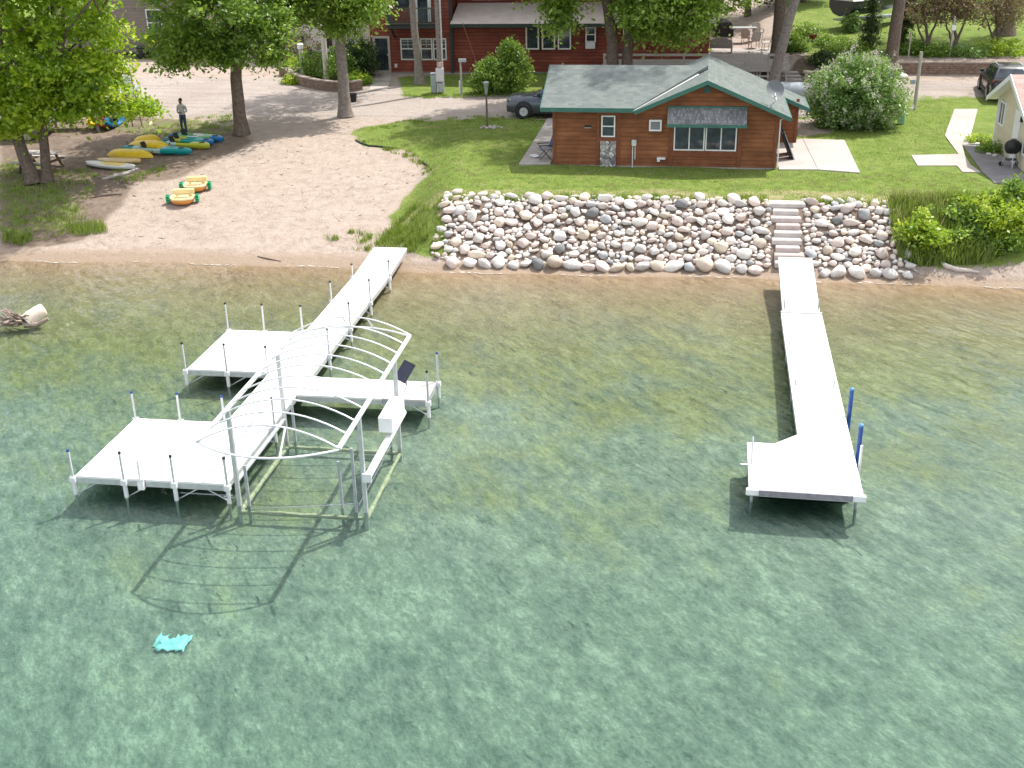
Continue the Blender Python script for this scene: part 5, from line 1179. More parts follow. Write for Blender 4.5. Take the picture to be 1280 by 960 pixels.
# ------------------------------------------------------------------ cars
def make_car(name, label, loc, rz, paint, clad):
    t = thing(name, label, 'car', loc, rz)
    st = [(-2.3, .66, .42, .80), (-2.24, .82, .30, .93), (-1.95, .895, .25, 1.02), (-1.35, .92, .24, 1.07), (-.75, .925, .24, 1.11), (.2, .93, .24, 1.13), (1.2, .93, .24, 1.15), (1.9, .905, .28, 1.13), (2.2, .85, .36, 1.08), (2.3, .76, .45, .95)]
    mb = MB(); mb.loft([[(x, s*w*q, zb+(zt-zb)*r_) for s, q, r_ in ((-1, .9, 0), (-1, 1, .14), (-1, 1.0, .5), (-1, .965, .82), (-1, .85, .97), (-1, .3, 1.03), (1, .3, 1.03), (1, .85, .97), (1, .965, .82), (1, 1, .5), (1, 1, .14), (1, .9, 0))] for x, w, zb, zt in st])
    mb.build('body', paint, t, True)
    base = [(-.95, .84), (-.4, .87), (1.5, .86), (2.12, .80)]; top = [(-.12, .64), (.2, .67), (1.4, .65), (1.72, .60)]
    ring = lambda P, z: [(x, -y, z) for x, y in P] + [(x, y, z) for x, y in P[::-1]]
    mb = MB(); mb.loft([ring(base, 1.08), ring(top, 1.60), ring([(.15, .5), (.4, .52), (1.2, .5), (1.45, .45)], 1.67)]); mb.build('cabin', paint, t, True)
    def panel(a0, a1, b0, b1, u0, u1, v0, v1, nrm):
        a0, a1, b0, b1 = map(Vector, (a0, a1, b0, b1)); f = lambda u, v: (a0.lerp(a1, u)).lerp(b0.lerp(b1, u), v)
        m_ = MB(); m_.prism([f(u0, v0), f(u1, v0), f(u1, v1), f(u0, v1)], Vector(nrm)*.012); return m_
    for s in (-1, 1):
        A = [(x, s*y, 1.08) for x, y in base]; B_ = [(x, s*y, 1.60) for x, y in top]
        for i, (u0, u1) in ((0, (.45, 1.0)), (1, (.0, .42)), (1, (.47, .98)), (2, (.08, .75))):
            panel(A[i], A[i+1], B_[i], B_[i+1], u0, u1, .12, .88, (0, s, .3)).build('side_window', M['glassb'], t)
        m_ = MB(); m_.box((-.62, s*1.02, 1.16), (.12, .2, .14), bev=.03); m_.build('mirror', M['black'], t)
        m_ = MB(); m_.prism([(-2.24, s*.5, .80), (-2.02, s*.87, .84), (-2.02, s*.87, .95), (-2.26, s*.5, .90)], (-.03, s*.03, .01)); m_.build('headlight', pm('lamp_glass', (.5, .5, .5), None, 4, .2), t)
        m_ = MB(); m_.box((2.2, s*.72, .98), (.12, .22, .2), bev=.03); m_.build('tail_light', pm('tail_red', (.10, .015, .015), None, 4, .3), t)
        m_ = MB(); m_.tube((.15, s*.58, 1.70), (1.4, s*.56, 1.68), .022, n=6); m_.build('roof_rail', M['alu'], t, True)
        m_ = MB(); m_.box((.35, s*.94, .33), (2.0, .05, .16), bev=.02); m_.build('rocker_panel', clad, t)
        for x in (.35, 1.3): m_ = MB(); m_.box((x, s*.935, .93), (.2, .03, .03)); m_.build('door_handle', M['black'], t)
        m_ = MB(); m_.box((-.35, s*.931, .68), (.012, .012, .75)); m_.build('door_seam', M['black'], t)
        for x in (-1.38, 1.36):
            m_ = MB(); m_.lathe([(.02, 0), (.43, 0), (.45, .012), (.43, .022), (.02, .022)], (x, s*(.915 if s > 0 else .915) + (0 if s > 0 else -.0), .40), 22, Matrix.Rotation(R(-90*s), 4, 'X')); m_.build('wheel_arch', clad, t, True)
            m_ = MB(); m_.lathe([(.21, -.02), (.31, -.02), (.345, .02), (.345, .1), (.31, .13), (.21, .12), (.2, .06)], (x, s*.86, .345), 22, Matrix.Rotation(R(-90*s), 4, 'X')); wh = m_.build('wheel', M['black'], t, True)
            m_ = MB(); m_.lathe([(.02, .06), (.2, .06), (.215, .12), (.2, .10), (.02, .09)], (x, s*.86, .345), 20, Matrix.Rotation(R(-90*s), 4, 'X'))
            for k in range(5): 
                a = k*2*math.pi/5; m_.box((x+.1*math.cos(a), s*(.86+.105), .345+.1*math.sin(a)), (.2, .02, .055), M=Matrix.Rotation(-a, 4, 'Y'))
            m_.build('rim', M['alu'], wh)
    panel((-.95, -.84, 1.08), (-.95, .84, 1.08), (-.12, -.64, 1.6), (-.12, .64, 1.6), .05, .95, .08, .92, (-.6, 0, .6)).build('windshield', M['glassb'], t)
    panel((2.12, .8, 1.08), (2.12, -.8, 1.08), (1.72, .6, 1.6), (1.72, -.6, 1.6), .06, .94, .1, .9, (.6, 0, .3)).build('rear_window', M['glassb'], t)
    m_ = MB(); m_.box((-2.27, 0, .62), (.08, 1.1, .26), bev=.03); m_.build('grille', M['black'], t)
    return t
def paintm(n, c):
    m, nt, b = nm(n); b.inputs['Base Color'].default_value = c4(c); b.inputs['Roughness'].default_value = .28; b.inputs['Metallic'].default_value = .35; b.inputs['Coat Weight'].default_value = .5
    v = objc(nt); L(nt, mapr(nt, noise(nt, v, 3), .3, .7, .22, .36), b.inputs['Roughness']); return m
make_car('parked_car', 'grey-blue crossover car parked half hidden behind the cottage', (-6.25, 56.9, Tz(-6.2, 56.9)), R(-2), paintm('blue_grey_paint', (.085, .095, .115)), M['black'])
make_car('parked_car', 'dark car parked behind the cream cottage at the right edge', (16.3, 62.9, Tz(16.3, 62.9)), R(-95), paintm('dark_paint', (.035, .037, .042)), M['black'])

# propane tank
b = Vector((6.2, 59.6, Tz(6.2, 59.6))); t = thing('propane_tank', 'long grey propane tank lying between the cottage and the lilac bush', 'propane tank', tuple(b))
TKM = pm('tank_grey', (.36, .39, .43), (.28, .31, .35), 2, .5)
mb = MB(); prof = [(.02, -1.9)] + [(.52*math.sin(a), -1.9+.42*(1-math.cos(a))) for a in np.linspace(.2, math.pi/2, 6)] + [(.52, 1.48)] + [(.52*math.cos(a), 1.48+.42*math.sin(a)) for a in np.linspace(.2, 1.4, 6)] + [(.02, 1.9)]
mb.lathe(prof, (0, 0, .68), 24, Matrix.Rotation(R(90), 4, 'Y')); mb.build('tank', TKM, t, True)
mb = MB(); mb.lathe([(.14, 0), (.16, .02), (.16, .16), (.02, .2)], (.2, 0, 1.17), 12); mb.build('valve_dome', TKM, t, True)
for x in (-1.1, 1.1): mb = MB(); mb.box((x, 0, .1), (.22, .8, .22)); mb.build('leg', M['concrete'], t)

# ------------------------------------------------------------------ cream cottage at the right edge
CH = thing('cream_cottage', 'cream-sided cottage with a reddish shingle roof at the right edge', 'house', (0, 0, 0))
CRS = siding('cream_vinyl', (.56, .49, .36), (.63, .56, .42), (.68, .61, .47), .11, .18, .3)
gx0, ya, yb, ym, ze = 13.3, 51.45, 45.8, 48.62, 4.02
zr_ = ze + (ya-ym)*.42
mb = MB(); mb.prism([(gx0, ya, 1.9), (gx0, yb, 1.9), (gx0, yb, ze), (gx0, ym, zr_), (gx0, ya, ze)], (7.5, 0, 0)); mb.build('wall', CRS, CH)
mb = MB(); mb.prism([(gx0+.02, ya-.01, 1.5), (gx0+.02, yb+.01, 1.5), (gx0+.02, yb+.01, 1.898), (gx0+.02, ya-.01, 1.898)], (7.4, 0, 0)); mb.build('foundation', M['concgrey'], CH)
RSH = shingle('red_shingle', (.24, .15, .13), (.36, .25, .225), (.46, .35, .32))
mb = MB(); o_ = .42
for y1 in (ya+.4, yb-.4):
    z1 = zr_ - abs(y1-ym)*.42
    mb.prism([(gx0-o_, ym, zr_+.02), (gx0+8, ym, zr_+.02), (gx0+8, y1, z1+.02), (gx0-o_, y1, z1+.02)], (0, 0, .1))
mb.build('roof', RSH, CH)
for y1 in (ya+.4, yb-.4):
    z1 = zr_ - abs(y1-ym)*.42
    mb = MB(); mb.prism([(gx0-o_-.02, ym, zr_-.08), (gx0-o_-.02, y1, z1-.08), (gx0-o_-.02, y1, z1+.11), (gx0-o_-.02, ym, zr_+.13)], (-.03, 0, 0)); mb.build('fascia', M['white'], CH)
    mb = MB(); mb.prism([(gx0-o_-.02, ym, zr_-.02), (gx0-.01, ym, zr_-.02), (gx0-.01, y1, z1-.02), (gx0-o_-.02, y1, z1-.02)], (0, 0, .02)); mb.build('soffit', M['white'], CH)
def side_window(y0, y1, z0, z1, mid=True, name='window'):
    mb = MB(); x = gx0-.03
    for c, d in (((x, (y0+y1)/2, z0+.04), (.06, y1-y0, .08)), ((x, (y0+y1)/2, z1-.04), (.06, y1-y0, .08)), ((x, y0+.04, (z0+z1)/2), (.06, .08, z1-z0-.164)), ((x, y1-.04, (z0+z1)/2), (.06, .08, z1-z0-.164))): mb.box(c, d)
    if mid: mb.box((x, (y0+y1)/2, (z0+z1)/2), (.05, .06, z1-z0-.17))
    w_ = mb.build(name, M['white'], CH); mb = MB(); mb.box((gx0-.012, (y0+y1)/2, (z0+z1)/2), (.02, y1-y0-.165, z1-z0-.165)); mb.build('pane', M['glass'], w_)
side_window(50.2, 51.1, 2.95, 3.95); side_window(46.1, 47.0, 2.5, 3.8)
mb = MB(); mb.box((gx0-.03, 48.2, 2.95), (.05, .85, 2.05)); dd = mb.build('door', M['white'], CH); mb = MB(); mb.ball((gx0-.08, 47.9, 2.9), .04); mb.build('handle', M['alu'], dd)
mb = MB(); mb.box((gx0-.06, 47.6, 3.75), (.1, .12, .2)); mb.build('wall_light', M['black'], CH)
mb = MB(); mb.box((gx0-.01, ya-.02, 2.95), (.08, .1, 2.1)); mb.build('corner_trim', M['white'], CH)
mb = MB(); mb.box((gx0-.01, yb+.02, 2.95), (.08, .1, 2.1)); mb.build('corner_trim', M['white'], CH)
# kettle grill
b = G(1262, 210); t = thing('kettle_grill', 'black kettle grill on the dark patio beside the cream cottage', 'grill', (b.x, b.y, b.z+.045))
mb = MB(); mb.lathe([(.05, .52), (.2, .55), (.29, .66), (.31, .78), (.02, .78)], n=20); mb.build('bowl', M['black'], t, True)
mb = MB(); mb.lathe([(.315, .785), (.32, .82), (.28, .95), (.18, 1.04), (.02, 1.07)], n=20); ld = mb.build('lid', M['black'], t, True)
mb = MB(); mb.tube((-.1, 0, 1.1), (.1, 0, 1.1), .02, n=8); mb.build('handle', M['black'], ld, True)
for a in (.5, 2.6, 4.7):
    mb = MB(); mb.tube((.2*math.cos(a), .2*math.sin(a), .6), (.34*math.cos(a), .34*math.sin(a), .0), .018, n=6); mb.build('leg', M['alu'], t, True)
for a in (.5, 2.6): mb = MB(); mb.lathe([(.02, -.03), (.09, -.03), (.09, .03), (.02, .03)], (.36*math.cos(a), .36*math.sin(a), .09), 12, Matrix.Rotation(R(90), 4, 'X')); mb.build('wheel', M['black'], t, True)
mb = MB(); mb.box((0, 0, .3), (.4, .35, .02)); mb.build('shelf', M['black'], t)
for i, (px, py, w_, h, mt, lab) in enumerate([(1224, 178, .55, .35, 'lime', 'pale flowering plant at the far corner of the cream cottage'), (1236, 190, .5, .4, 'oak', 'dark green plants in the bed along the cream cottage wall')]):
    shrub('bed_shrub', lab, G(px, py), [(0, 0, h*.5, w_, w_, h*.55, 30)], 40, .12, .09, mt, seed=120+i, stems=3)
for i, (px, py) in enumerate([(1221, 181), (1232, 180), (1228, 186), (1236, 194), (1243, 196)]):
    b = G(px, py); o = bpy.data.objects.new('garden_rock', variant('off-white', i)); COL.objects.link(o); o.location = b + Vector((0, 0, .05)); o.scale = (.16, .13, .1); o.rotation_euler = (0, 0, i); tag(o, f'small white edging rock along the cream cottage bed, {ORD[i]} from the far corner', 'rock', 'edging rocks by the cream cottage')
# camp chair and folded chairs by the cottage
t = thing('camp_chair', 'blue folding camp chair on the path at the left end of the cottage', 'chair', (-5.65, 47.5, Tz(-5.65, 47.5)+.05), R(-75))
BF = pm('blue_fabric', (.035, .09, .2), (.02, .05, .12), 6, .8)
mb = MB(); mb.box((0, 0, .42), (.5, .48, .03)); mb.build('seat', pm('grey_fabric', (.3, .3, .33), None, 6, .8), t); mb = MB(); mb.prism([(-.26, .24, .5), (.26, .24, .5), (.27, .4, .95), (-.27, .4, .95)], (0, .025, 0)); mb.build('backrest', BF, t)
for s in (-1, 1):
    for a, b_ in (((s*.25, -.24, 0), (s*.25, .24, .46)), ((s*.25, .26, 0), (s*.25, -.24, .58)), ((s*.27, .24, .3), (s*.27, .42, .97))): mb = MB(); mb.tube(a, b_, .014, n=6); mb.build('leg', M['black'], t, True)
    mb = MB(); mb.box((s*.28, 0, .6), (.05, .5, .03)); mb.build('armrest', M['black'], t)
mb = MB(); mb.box((0, 0, .03), (.3, .5, .03), rz=.5); tag(mb.build('white_board', M['white'], None, loc=(-6.1, 47.9, Tz(-6, 48)+.05)), 'small white board lying on the path by the camp chair', 'board')
for i, yy in enumerate((48.2, 49.0)):
    t = thing('folded_chair', ('black folded lawn chair leaning on the cottage side wall, the one nearer the lake', 'black folded lawn chair leaning on the cottage side wall, the one farther from the lake')[i], 'folded chair', (4.3, yy, 1.98), R(4), 'folded chairs by the cottage')
    for nme, x0, x1, m_ in (('seat', .0, .05, M['black']), ('backrest', .09, .14, pm('dark_mesh', (.03, .032, .045), None, 20, .7))):
        mb = MB(); mb.prism([(.3-x0, -.3, 0), (.3-x0, .3, 0), (-.12-x0, .3, .95+x0), (-.12-x0, .22, 1.05), (-.12-x0, -.22, 1.05), (-.12-x0, -.3, .95+x0)], (.035, 0, .01)); mb.build(nme, m_, t)
    for s in (-1, 1): mb = MB(); mb.tube((.36, s*.32, 0), (-.08, s*.32, 1.0), .018, n=6); mb.build('frame', M['alud'], t, True)
# ------------------------------------------------------------------ kayaks, boards and pedal boats on the beach
def plastic(n, c): return pm(n, c, tuple(x*.8 for x in c), 4, .4, 0, .05, .5)
KC = {'yellow': plastic('yellow_plastic', (.74, .50, .02)), 'teal': plastic('teal_plastic', (.0, .27, .28)), 'blue': plastic('blue_hull', (.0, .15, .36)), 'white': plastic('white_plastic', (.68, .68, .66)), 'grey': plastic('pale_blue_plastic', (.38, .52, .52)),
      'lime': plastic('lime_plastic', (.42, .45, .03)), 'green': plastic('green_plastic', (.12, .38, .14)), 'tan': plastic('tan_board', (.60, .42, .2)), 'red': plastic('red_plastic', (.45, .05, .03)), 'orange': plastic('orange_plastic', (.72, .30, .06)), 'cream': plastic('cream_plastic', (.80, .68, .36)), 'pgreen': plastic('wheel_green', (.05, .42, .2))}
def kayak(name, label, cat, a, b, W, H, cols, kind, zoff=0, roll=0, group=None, loc=None, yaw=None, L_=None, pitch=0):
    """a, b: picture points of the two ends on the ground; cols: colour of each fifth of the length"""
    if loc is None:
        A, B = G(*a), G(*b); L_ = (B-A).length; loc = (A+B)/2; yaw = math.atan2(B.y-A.y, B.x-A.x); pitch = -math.asin((B.z-A.z)/L_)
    t = thing(name, label, cat, (loc[0], loc[1], loc[2]+zoff), 0, group)
    t.rotation_euler = (Matrix.Rotation(yaw, 3, 'Z') @ Matrix.Rotation(pitch, 3, 'Y') @ Matrix.Rotation(roll, 3, 'X')).to_euler()
    n = 20; mb = MB(); ms = [KC[c] for c in dict.fromkeys(cols)]; keys_ = list(dict.fromkeys(cols)); prev = None
    def ring(k):
        u = k/n*2-1; w = W/2*(1-abs(u)**2.6)**.75 + .015; rock = .32*H*abs(u)**3; hh_ = H*(1-.45*abs(u)**5)
        if kind == 'board': zz = [(1, .6), (.9, 1), (-.9, 1), (-1, .6), (-.85, .0), (.85, 0)]; return [(L_/2*u, s*w, rock*.5+H*z) for s, z in zz]
        if kind == 'hull_up': zz = [(1, 0.05), (.98, .35), (.7, .8), (.12, 1.0), (-.12, 1.0), (-.7, .8), (-.98, .35), (-1, .05)]; return [(L_/2*u, s*w, H*(z*(1-.8*abs(u)**4))) for s, z in zz]
        dip = (.38 if abs(u+.08) < .34 else 0)
        zz = [(.5, .0), (.95, .4), (1, .75), (.82, 1.0), (.5, 1-dip), (-.5, 1-dip), (-.82, 1.0), (-1, .75), (-.95, .4), (-.5, 0)]
        return [(L_/2*u, s*w, rock+hh_*z) for s, z in zz]
    for k in range(n):
        c = cols[min(len(cols)-1, int(k/n*len(cols)))]; mb.mi = keys_.index(c)
        mb.loft([ring(k), ring(k+1)], cap=False)
    mb.build('hull', ms, t, True)
    if kind == 'sit':
        mb = MB(); mb.prism([(-.55, -W*.26, H*.66), (-.55, W*.26, H*.66), (-.68, W*.22, H+.22), (-.68, -W*.22, H+.22)], (-.05, 0, 0)); mb.box((-.3, 0, H*.66), (.45, W*.5, .05), bev=.02); mb.build('seat', M['black'], t)
        for x in (-.95, .9): mb = MB(); mb.lathe([(.02, 0), (.13, 0), (.13, .03), (.02, .04)], (x*L_/2.6, 0, H*1.02), 14); mb.build('hatch', M['black'], t)
    if kind == 'board':
        mb = MB(); mb.box((.05*L_, 0, H*1.02), (L_*.42, W*.62, .02), bev=.009); mb.build('deck_pad', KC['yellow'] if cols[0] == 'white' else KC['tan'], t)
    for s in (-1, 1):
        mb = MB(); mb.path([(s*L_*.47, -.05, H*.6), (s*(L_*.5), 0, H*.85), (s*L_*.47, .05, H*.6)], .012, 5); mb.build('handle', M['black'], t)
    return t
kayak('paddleboard', 'white paddleboard with a yellow pad, nearest to the water in the row', 'paddleboard', (108, 206), (170, 212), .78, .13, ['white'], 'board', .03)
kayak('paddleboard', 'tan paddleboard lying just behind the white one', 'paddleboard', (122, 202.5), (177, 204), .75, .12, ['tan'], 'board', .03)
kayak('kayak', 'yellow kayak turned hull up, directly behind the paddleboards', 'kayak', (134, 195), (192, 197), .72, .36, ['yellow'], 'hull_up', 0, group='kayaks on the beach')
kayak('kayak', 'long teal kayak with a pale middle beside the yellow hulls', 'kayak', (153, 190), (241, 194), .72, .30, ['teal', 'grey', 'grey', 'teal', 'teal'], 'sit', 0, group='kayaks on the beach')
kayak('kayak', 'large yellow kayak turned hull up across the middle of the row', 'kayak', (159, 186), (214, 187.5), .8, .42, ['yellow'], 'hull_up', 0, group='kayaks on the beach')
kayak('kayak', 'yellow kayak lying at a slant behind the large yellow hull', 'kayak', (166, 182), (202, 177), .72, .40, ['yellow'], 'hull_up', 0, group='kayaks on the beach')
kayak('kayak', 'lime yellow kayak with teal bow in the row of kayaks', 'kayak', (200, 183), (263, 187), .72, .30, ['teal', 'grey', 'lime', 'lime', 'lime'], 'sit', 0, group='kayaks on the beach')
kayak('kayak', 'blue and teal kayak, second from the standing person', 'kayak', (206, 179), (268, 182.5), .72, .30, ['teal', 'lime', 'teal', 'teal', 'blue'], 'sit', 0, group='kayaks on the beach')
kayak('kayak', 'blue kayak with white and green middle at the feet of the standing person', 'kayak', (212, 174), (280, 178.5), .72, .30, ['blue', 'green', 'white', 'green', 'blue'], 'sit', 0, group='kayaks on the beach')
# hulls leaning on their side against the boat rack
for i, (px, py, c, ln, rl, lab) in enumerate([(106, 165, ['yellow'], 3.0, R(62), 'yellow kayak propped on its side by the parked pontoon boat'), (118, 165, ['red', 'white', 'red'], 2.8, R(70), 'red and white kayak propped on its side next to the yellow one'), (127, 164, ['blue'], 2.8, R(74), 'blue kayak propped on its side at the outer end of the leaning hulls')]):
    b = G(px, py); kayak('kayak', lab, 'kayak', None, None, .8, .34, c, 'sit', .38, rl, 'kayaks propped on their sides', (b.x, b.y+1.2, b.z), R(97), ln)
b = G(86, 166); kayak('canoe', 'white canoe resting on a wooden stand behind the twin-trunk maple', 'canoe', None, None, .9, .4, ['white'], 'hull_up', .75, 0, None, (b.x, b.y+.8, b.z), R(8), 4.2)
for i, dx in enumerate((-1.2, 1.3)):
    t = thing('wooden_stand', ['wooden trestle under the white canoe, the one nearer the picnic table', 'wooden trestle under the white canoe beside the yellow leaning kayak'][i], 'trestle', (b.x+dx, b.y+.8+dx*.14, b.z)); mb = MB(); mb.box((0, 0, .68), (.12, 1.1, .12)); mb.build('crossbar', M['woodgrey'], t)
    for y in (-.45, .45): mb = MB(); mb.box((0, y, .31), (.14, .12, .62)); mb.build('leg', M['woodgrey'], t)
def pedal_boat(label, px, py, rz):
    b = G(px, py); t = thing('pedal_boat', label, 'pedal boat', (b.x, b.y, b.z), rz, 'toy pedal boats on the sand')
    P = []
    for k in range(28):
        a = 2*math.pi*k/28; c_, s_ = math.cos(a), math.sin(a)
        P.append((.56*abs(c_)**.8*(1 if c_ > 0 else -1), (.62 if s_ < 0 else .5)*abs(s_)**(.9 if s_ < 0 else .55)*(1 if s_ > 0 else -1)))
    t.scale = (.86, .86, .86)
    R_ = lambda f, z: [(x*f, y*f, z) for x, y in P]
    mb = MB(); mb.loft([R_(.72, .03), R_(.9, .10), R_(1.0, .22), R_(1.0, .26)], cap=True); mb.build('hull', KC['orange'], t, True)
    mb = MB(); mb.loft([R_(1.02, .262), R_(1.02, .33), R_(.92, .36), R_(.82, .33), R_(.78, .24), R_(.02, .22)], cap=False); mb.build('rim', KC['cream'], t, True)
    mb = MB(); mb.box((0, .46, .46), (1.0, .14, .3), bev=.06); mb.build('backrest', KC['cream'], t, True)
    mb = MB(); mb.box((0, .2, .28), (.5, .3, .1), bev=.04); mb.build('seat', KC['cream'], t, True)
    mb = MB(); mb.tube((-.7, 0, .27), (.7, 0, .27), .02, n=6); mb.build('axle', M['alud'], t)
    for s in (-1, 1):
        mb = MB(); mb.lathe([(.02, -.10), (.15, -.08), (.15, -.05), (.05, -.04), (.05, .04), (.15, .05), (.15, .08), (.02, .10)], (s*.68, .02, .24), 14, Matrix.Rotation(R(90), 4, 'Y'))
        for k in range(8):
            a = k*math.pi/4; mb.box((s*.68, .02+.12*math.cos(a), .24+.12*math.sin(a)), (.17, .16, .025), M=Matrix.Rotation(a, 4, 'X'))
        mb.build('paddle_wheel', KC['pgreen'], t)
pedal_boat('orange toy pedal boat with green paddle wheels, the one nearer the water', 229, 254, R(14))
pedal_boat('orange toy pedal boat with green paddle wheels, the one up the beach', 245, 238, R(12))

# ------------------------------------------------------------------ picnic table, ladder, boats under the trees
b = G(52, 212); t = thing('picnic_table', 'grey-topped picnic table behind the twin trunks of the maple', 'picnic table', tuple(b), R(-4))
PT = pm('pale_table_wood', (.48, .45, .43), (.36, .33, .31), 6, .85, 0, .2); PB = pm('dark_table_wood', (.12, .08, .06), None, 6, .85)
for k in range(5): mb = MB(); mb.box((0, -.3+k*.15, .76), (1.85, .14, .04)); mb.build('table_board', PT, t)
for y in (-.72, .72): mb = MB(); mb.box((0, y, .45), (1.85, .26, .045)); mb.build('bench', PT, t)
for x in (-.65, .65):
    for s in (-1, 1): mb = MB(); mb.box((x, s*.45, .36), (.06, .1, .95), M=Matrix.Rotation(s*R(32), 4, 'X')); mb.build('leg', PB, t)
    mb = MB(); mb.box((x+.06, 0, .42), (.05, 1.6, .1)); mb.build('crossbeam', PB, t)
b = G(166, 158); t = thing('ladder', 'rusty ladder leaning toward the boats at the edge of the maple crown', 'ladder', tuple(b))
RU = pm('rusty_steel', (.16, .085, .06), (.1, .05, .035), 8, .8); tp = Vector((-.75, 1.0, 2.75))
for s in (0, .5): mb = MB(); mb.tube(Vector((s, 0, 0)), tp+Vector((s, 0, 0)), .03, n=6); mb.build('rail', RU, t)
for k in range(1, 9): q = tp*(k/9); mb = MB(); mb.tube(q, q+Vector((.5, 0, 0)), .022, n=6); mb.build('rung', RU, t)
def pontoon(label, loc, yaw, col, L_=6.0):
    t = thing('pontoon_boat', label, 'boat', loc, yaw)
    for s in (-1, 1):
        mb = MB(); mb.path([(-L_/2, s*.85, .75), (-L_/2+.1, s*.85, .62), (L_/2-.7, s*.85, .62), (L_/2, s*.85, .86)], [.2, .31, .31, .06], 14); mb.build('pontoon', M['alu'], t, True)
        mb = MB(); mb.box((-.1, s*1.15, 1.32), (L_-.9, .04, .55)); pn = mb.build('side_panel', M['white'], t)
        mb = MB(); mb.box((-.1, s*1.175, 1.28), (L_-.95, .012, .18)); mb.build('stripe', col, pn)
        mb = MB(); mb.tube((-L_/2+.4, s*1.15, 1.66), (L_/2-.5, s*1.15, 1.66), .03, n=6); mb.build('hand_rail', M['alu'], t)
    mb = MB(); mb.box((0, 0, .98), (L_-.3, 2.45, .1)); mb.build('deck', M['alud'], t)
    mb = MB(); mb.box((-1.6, 0, 1.3), (1.6, 1.9, .5), bev=.1); mb.build('seat', pm('boat_vinyl', (.5, .5, .52), (.36, .36, .4), 4, .5), t)
    mb = MB(); mb.box((-L_/2-.15, 0, 1.0), (.35, .4, 1.0), bev=.1); mb.build('motor', M['black'], t)
    mb = MB(); mb.prism([(-2.4, -1.2, 2.6), (.8, -1.2, 2.6), (.8, 1.2, 2.6), (-2.4, 1.2, 2.6)], (0, 0, .07)); mb.build('canopy', col, t)
    for x in (-2.2, .6):
        for s in (-1, 1): mb = MB(); mb.tube((x, s*1.14, 1.6), (x, s*1.14, 2.6), .02, n=6); mb.build('canopy_pole', M['alu'], t)
    for x in (-1.6, 1.6): mb = MB(); mb.box((x, 0, .16), (.3, 2.2, .32)); mb.build('support_block', M['woodgrey'], t)
    return t
NB = pm('navy_canvas', (.02, .045, .12), (.012, .028, .08), 6, .8); RB = pm('royal_blue', (.03, .1, .32), None, 6, .6)
p = GY(12, 172, 51.5); pontoon('pontoon boat with a navy canopy parked behind the picnic table', (p[0]-.6, 51.8, Tz(p[0], 51.8)), R(12), NB)
p = GY(140, 148, 57.0); pontoon('pontoon boat with a blue stripe parked beyond the ladder', (p[0]-1.6, 57.6, Tz(p[0], 57.6)), R(10), RB, 5.4)

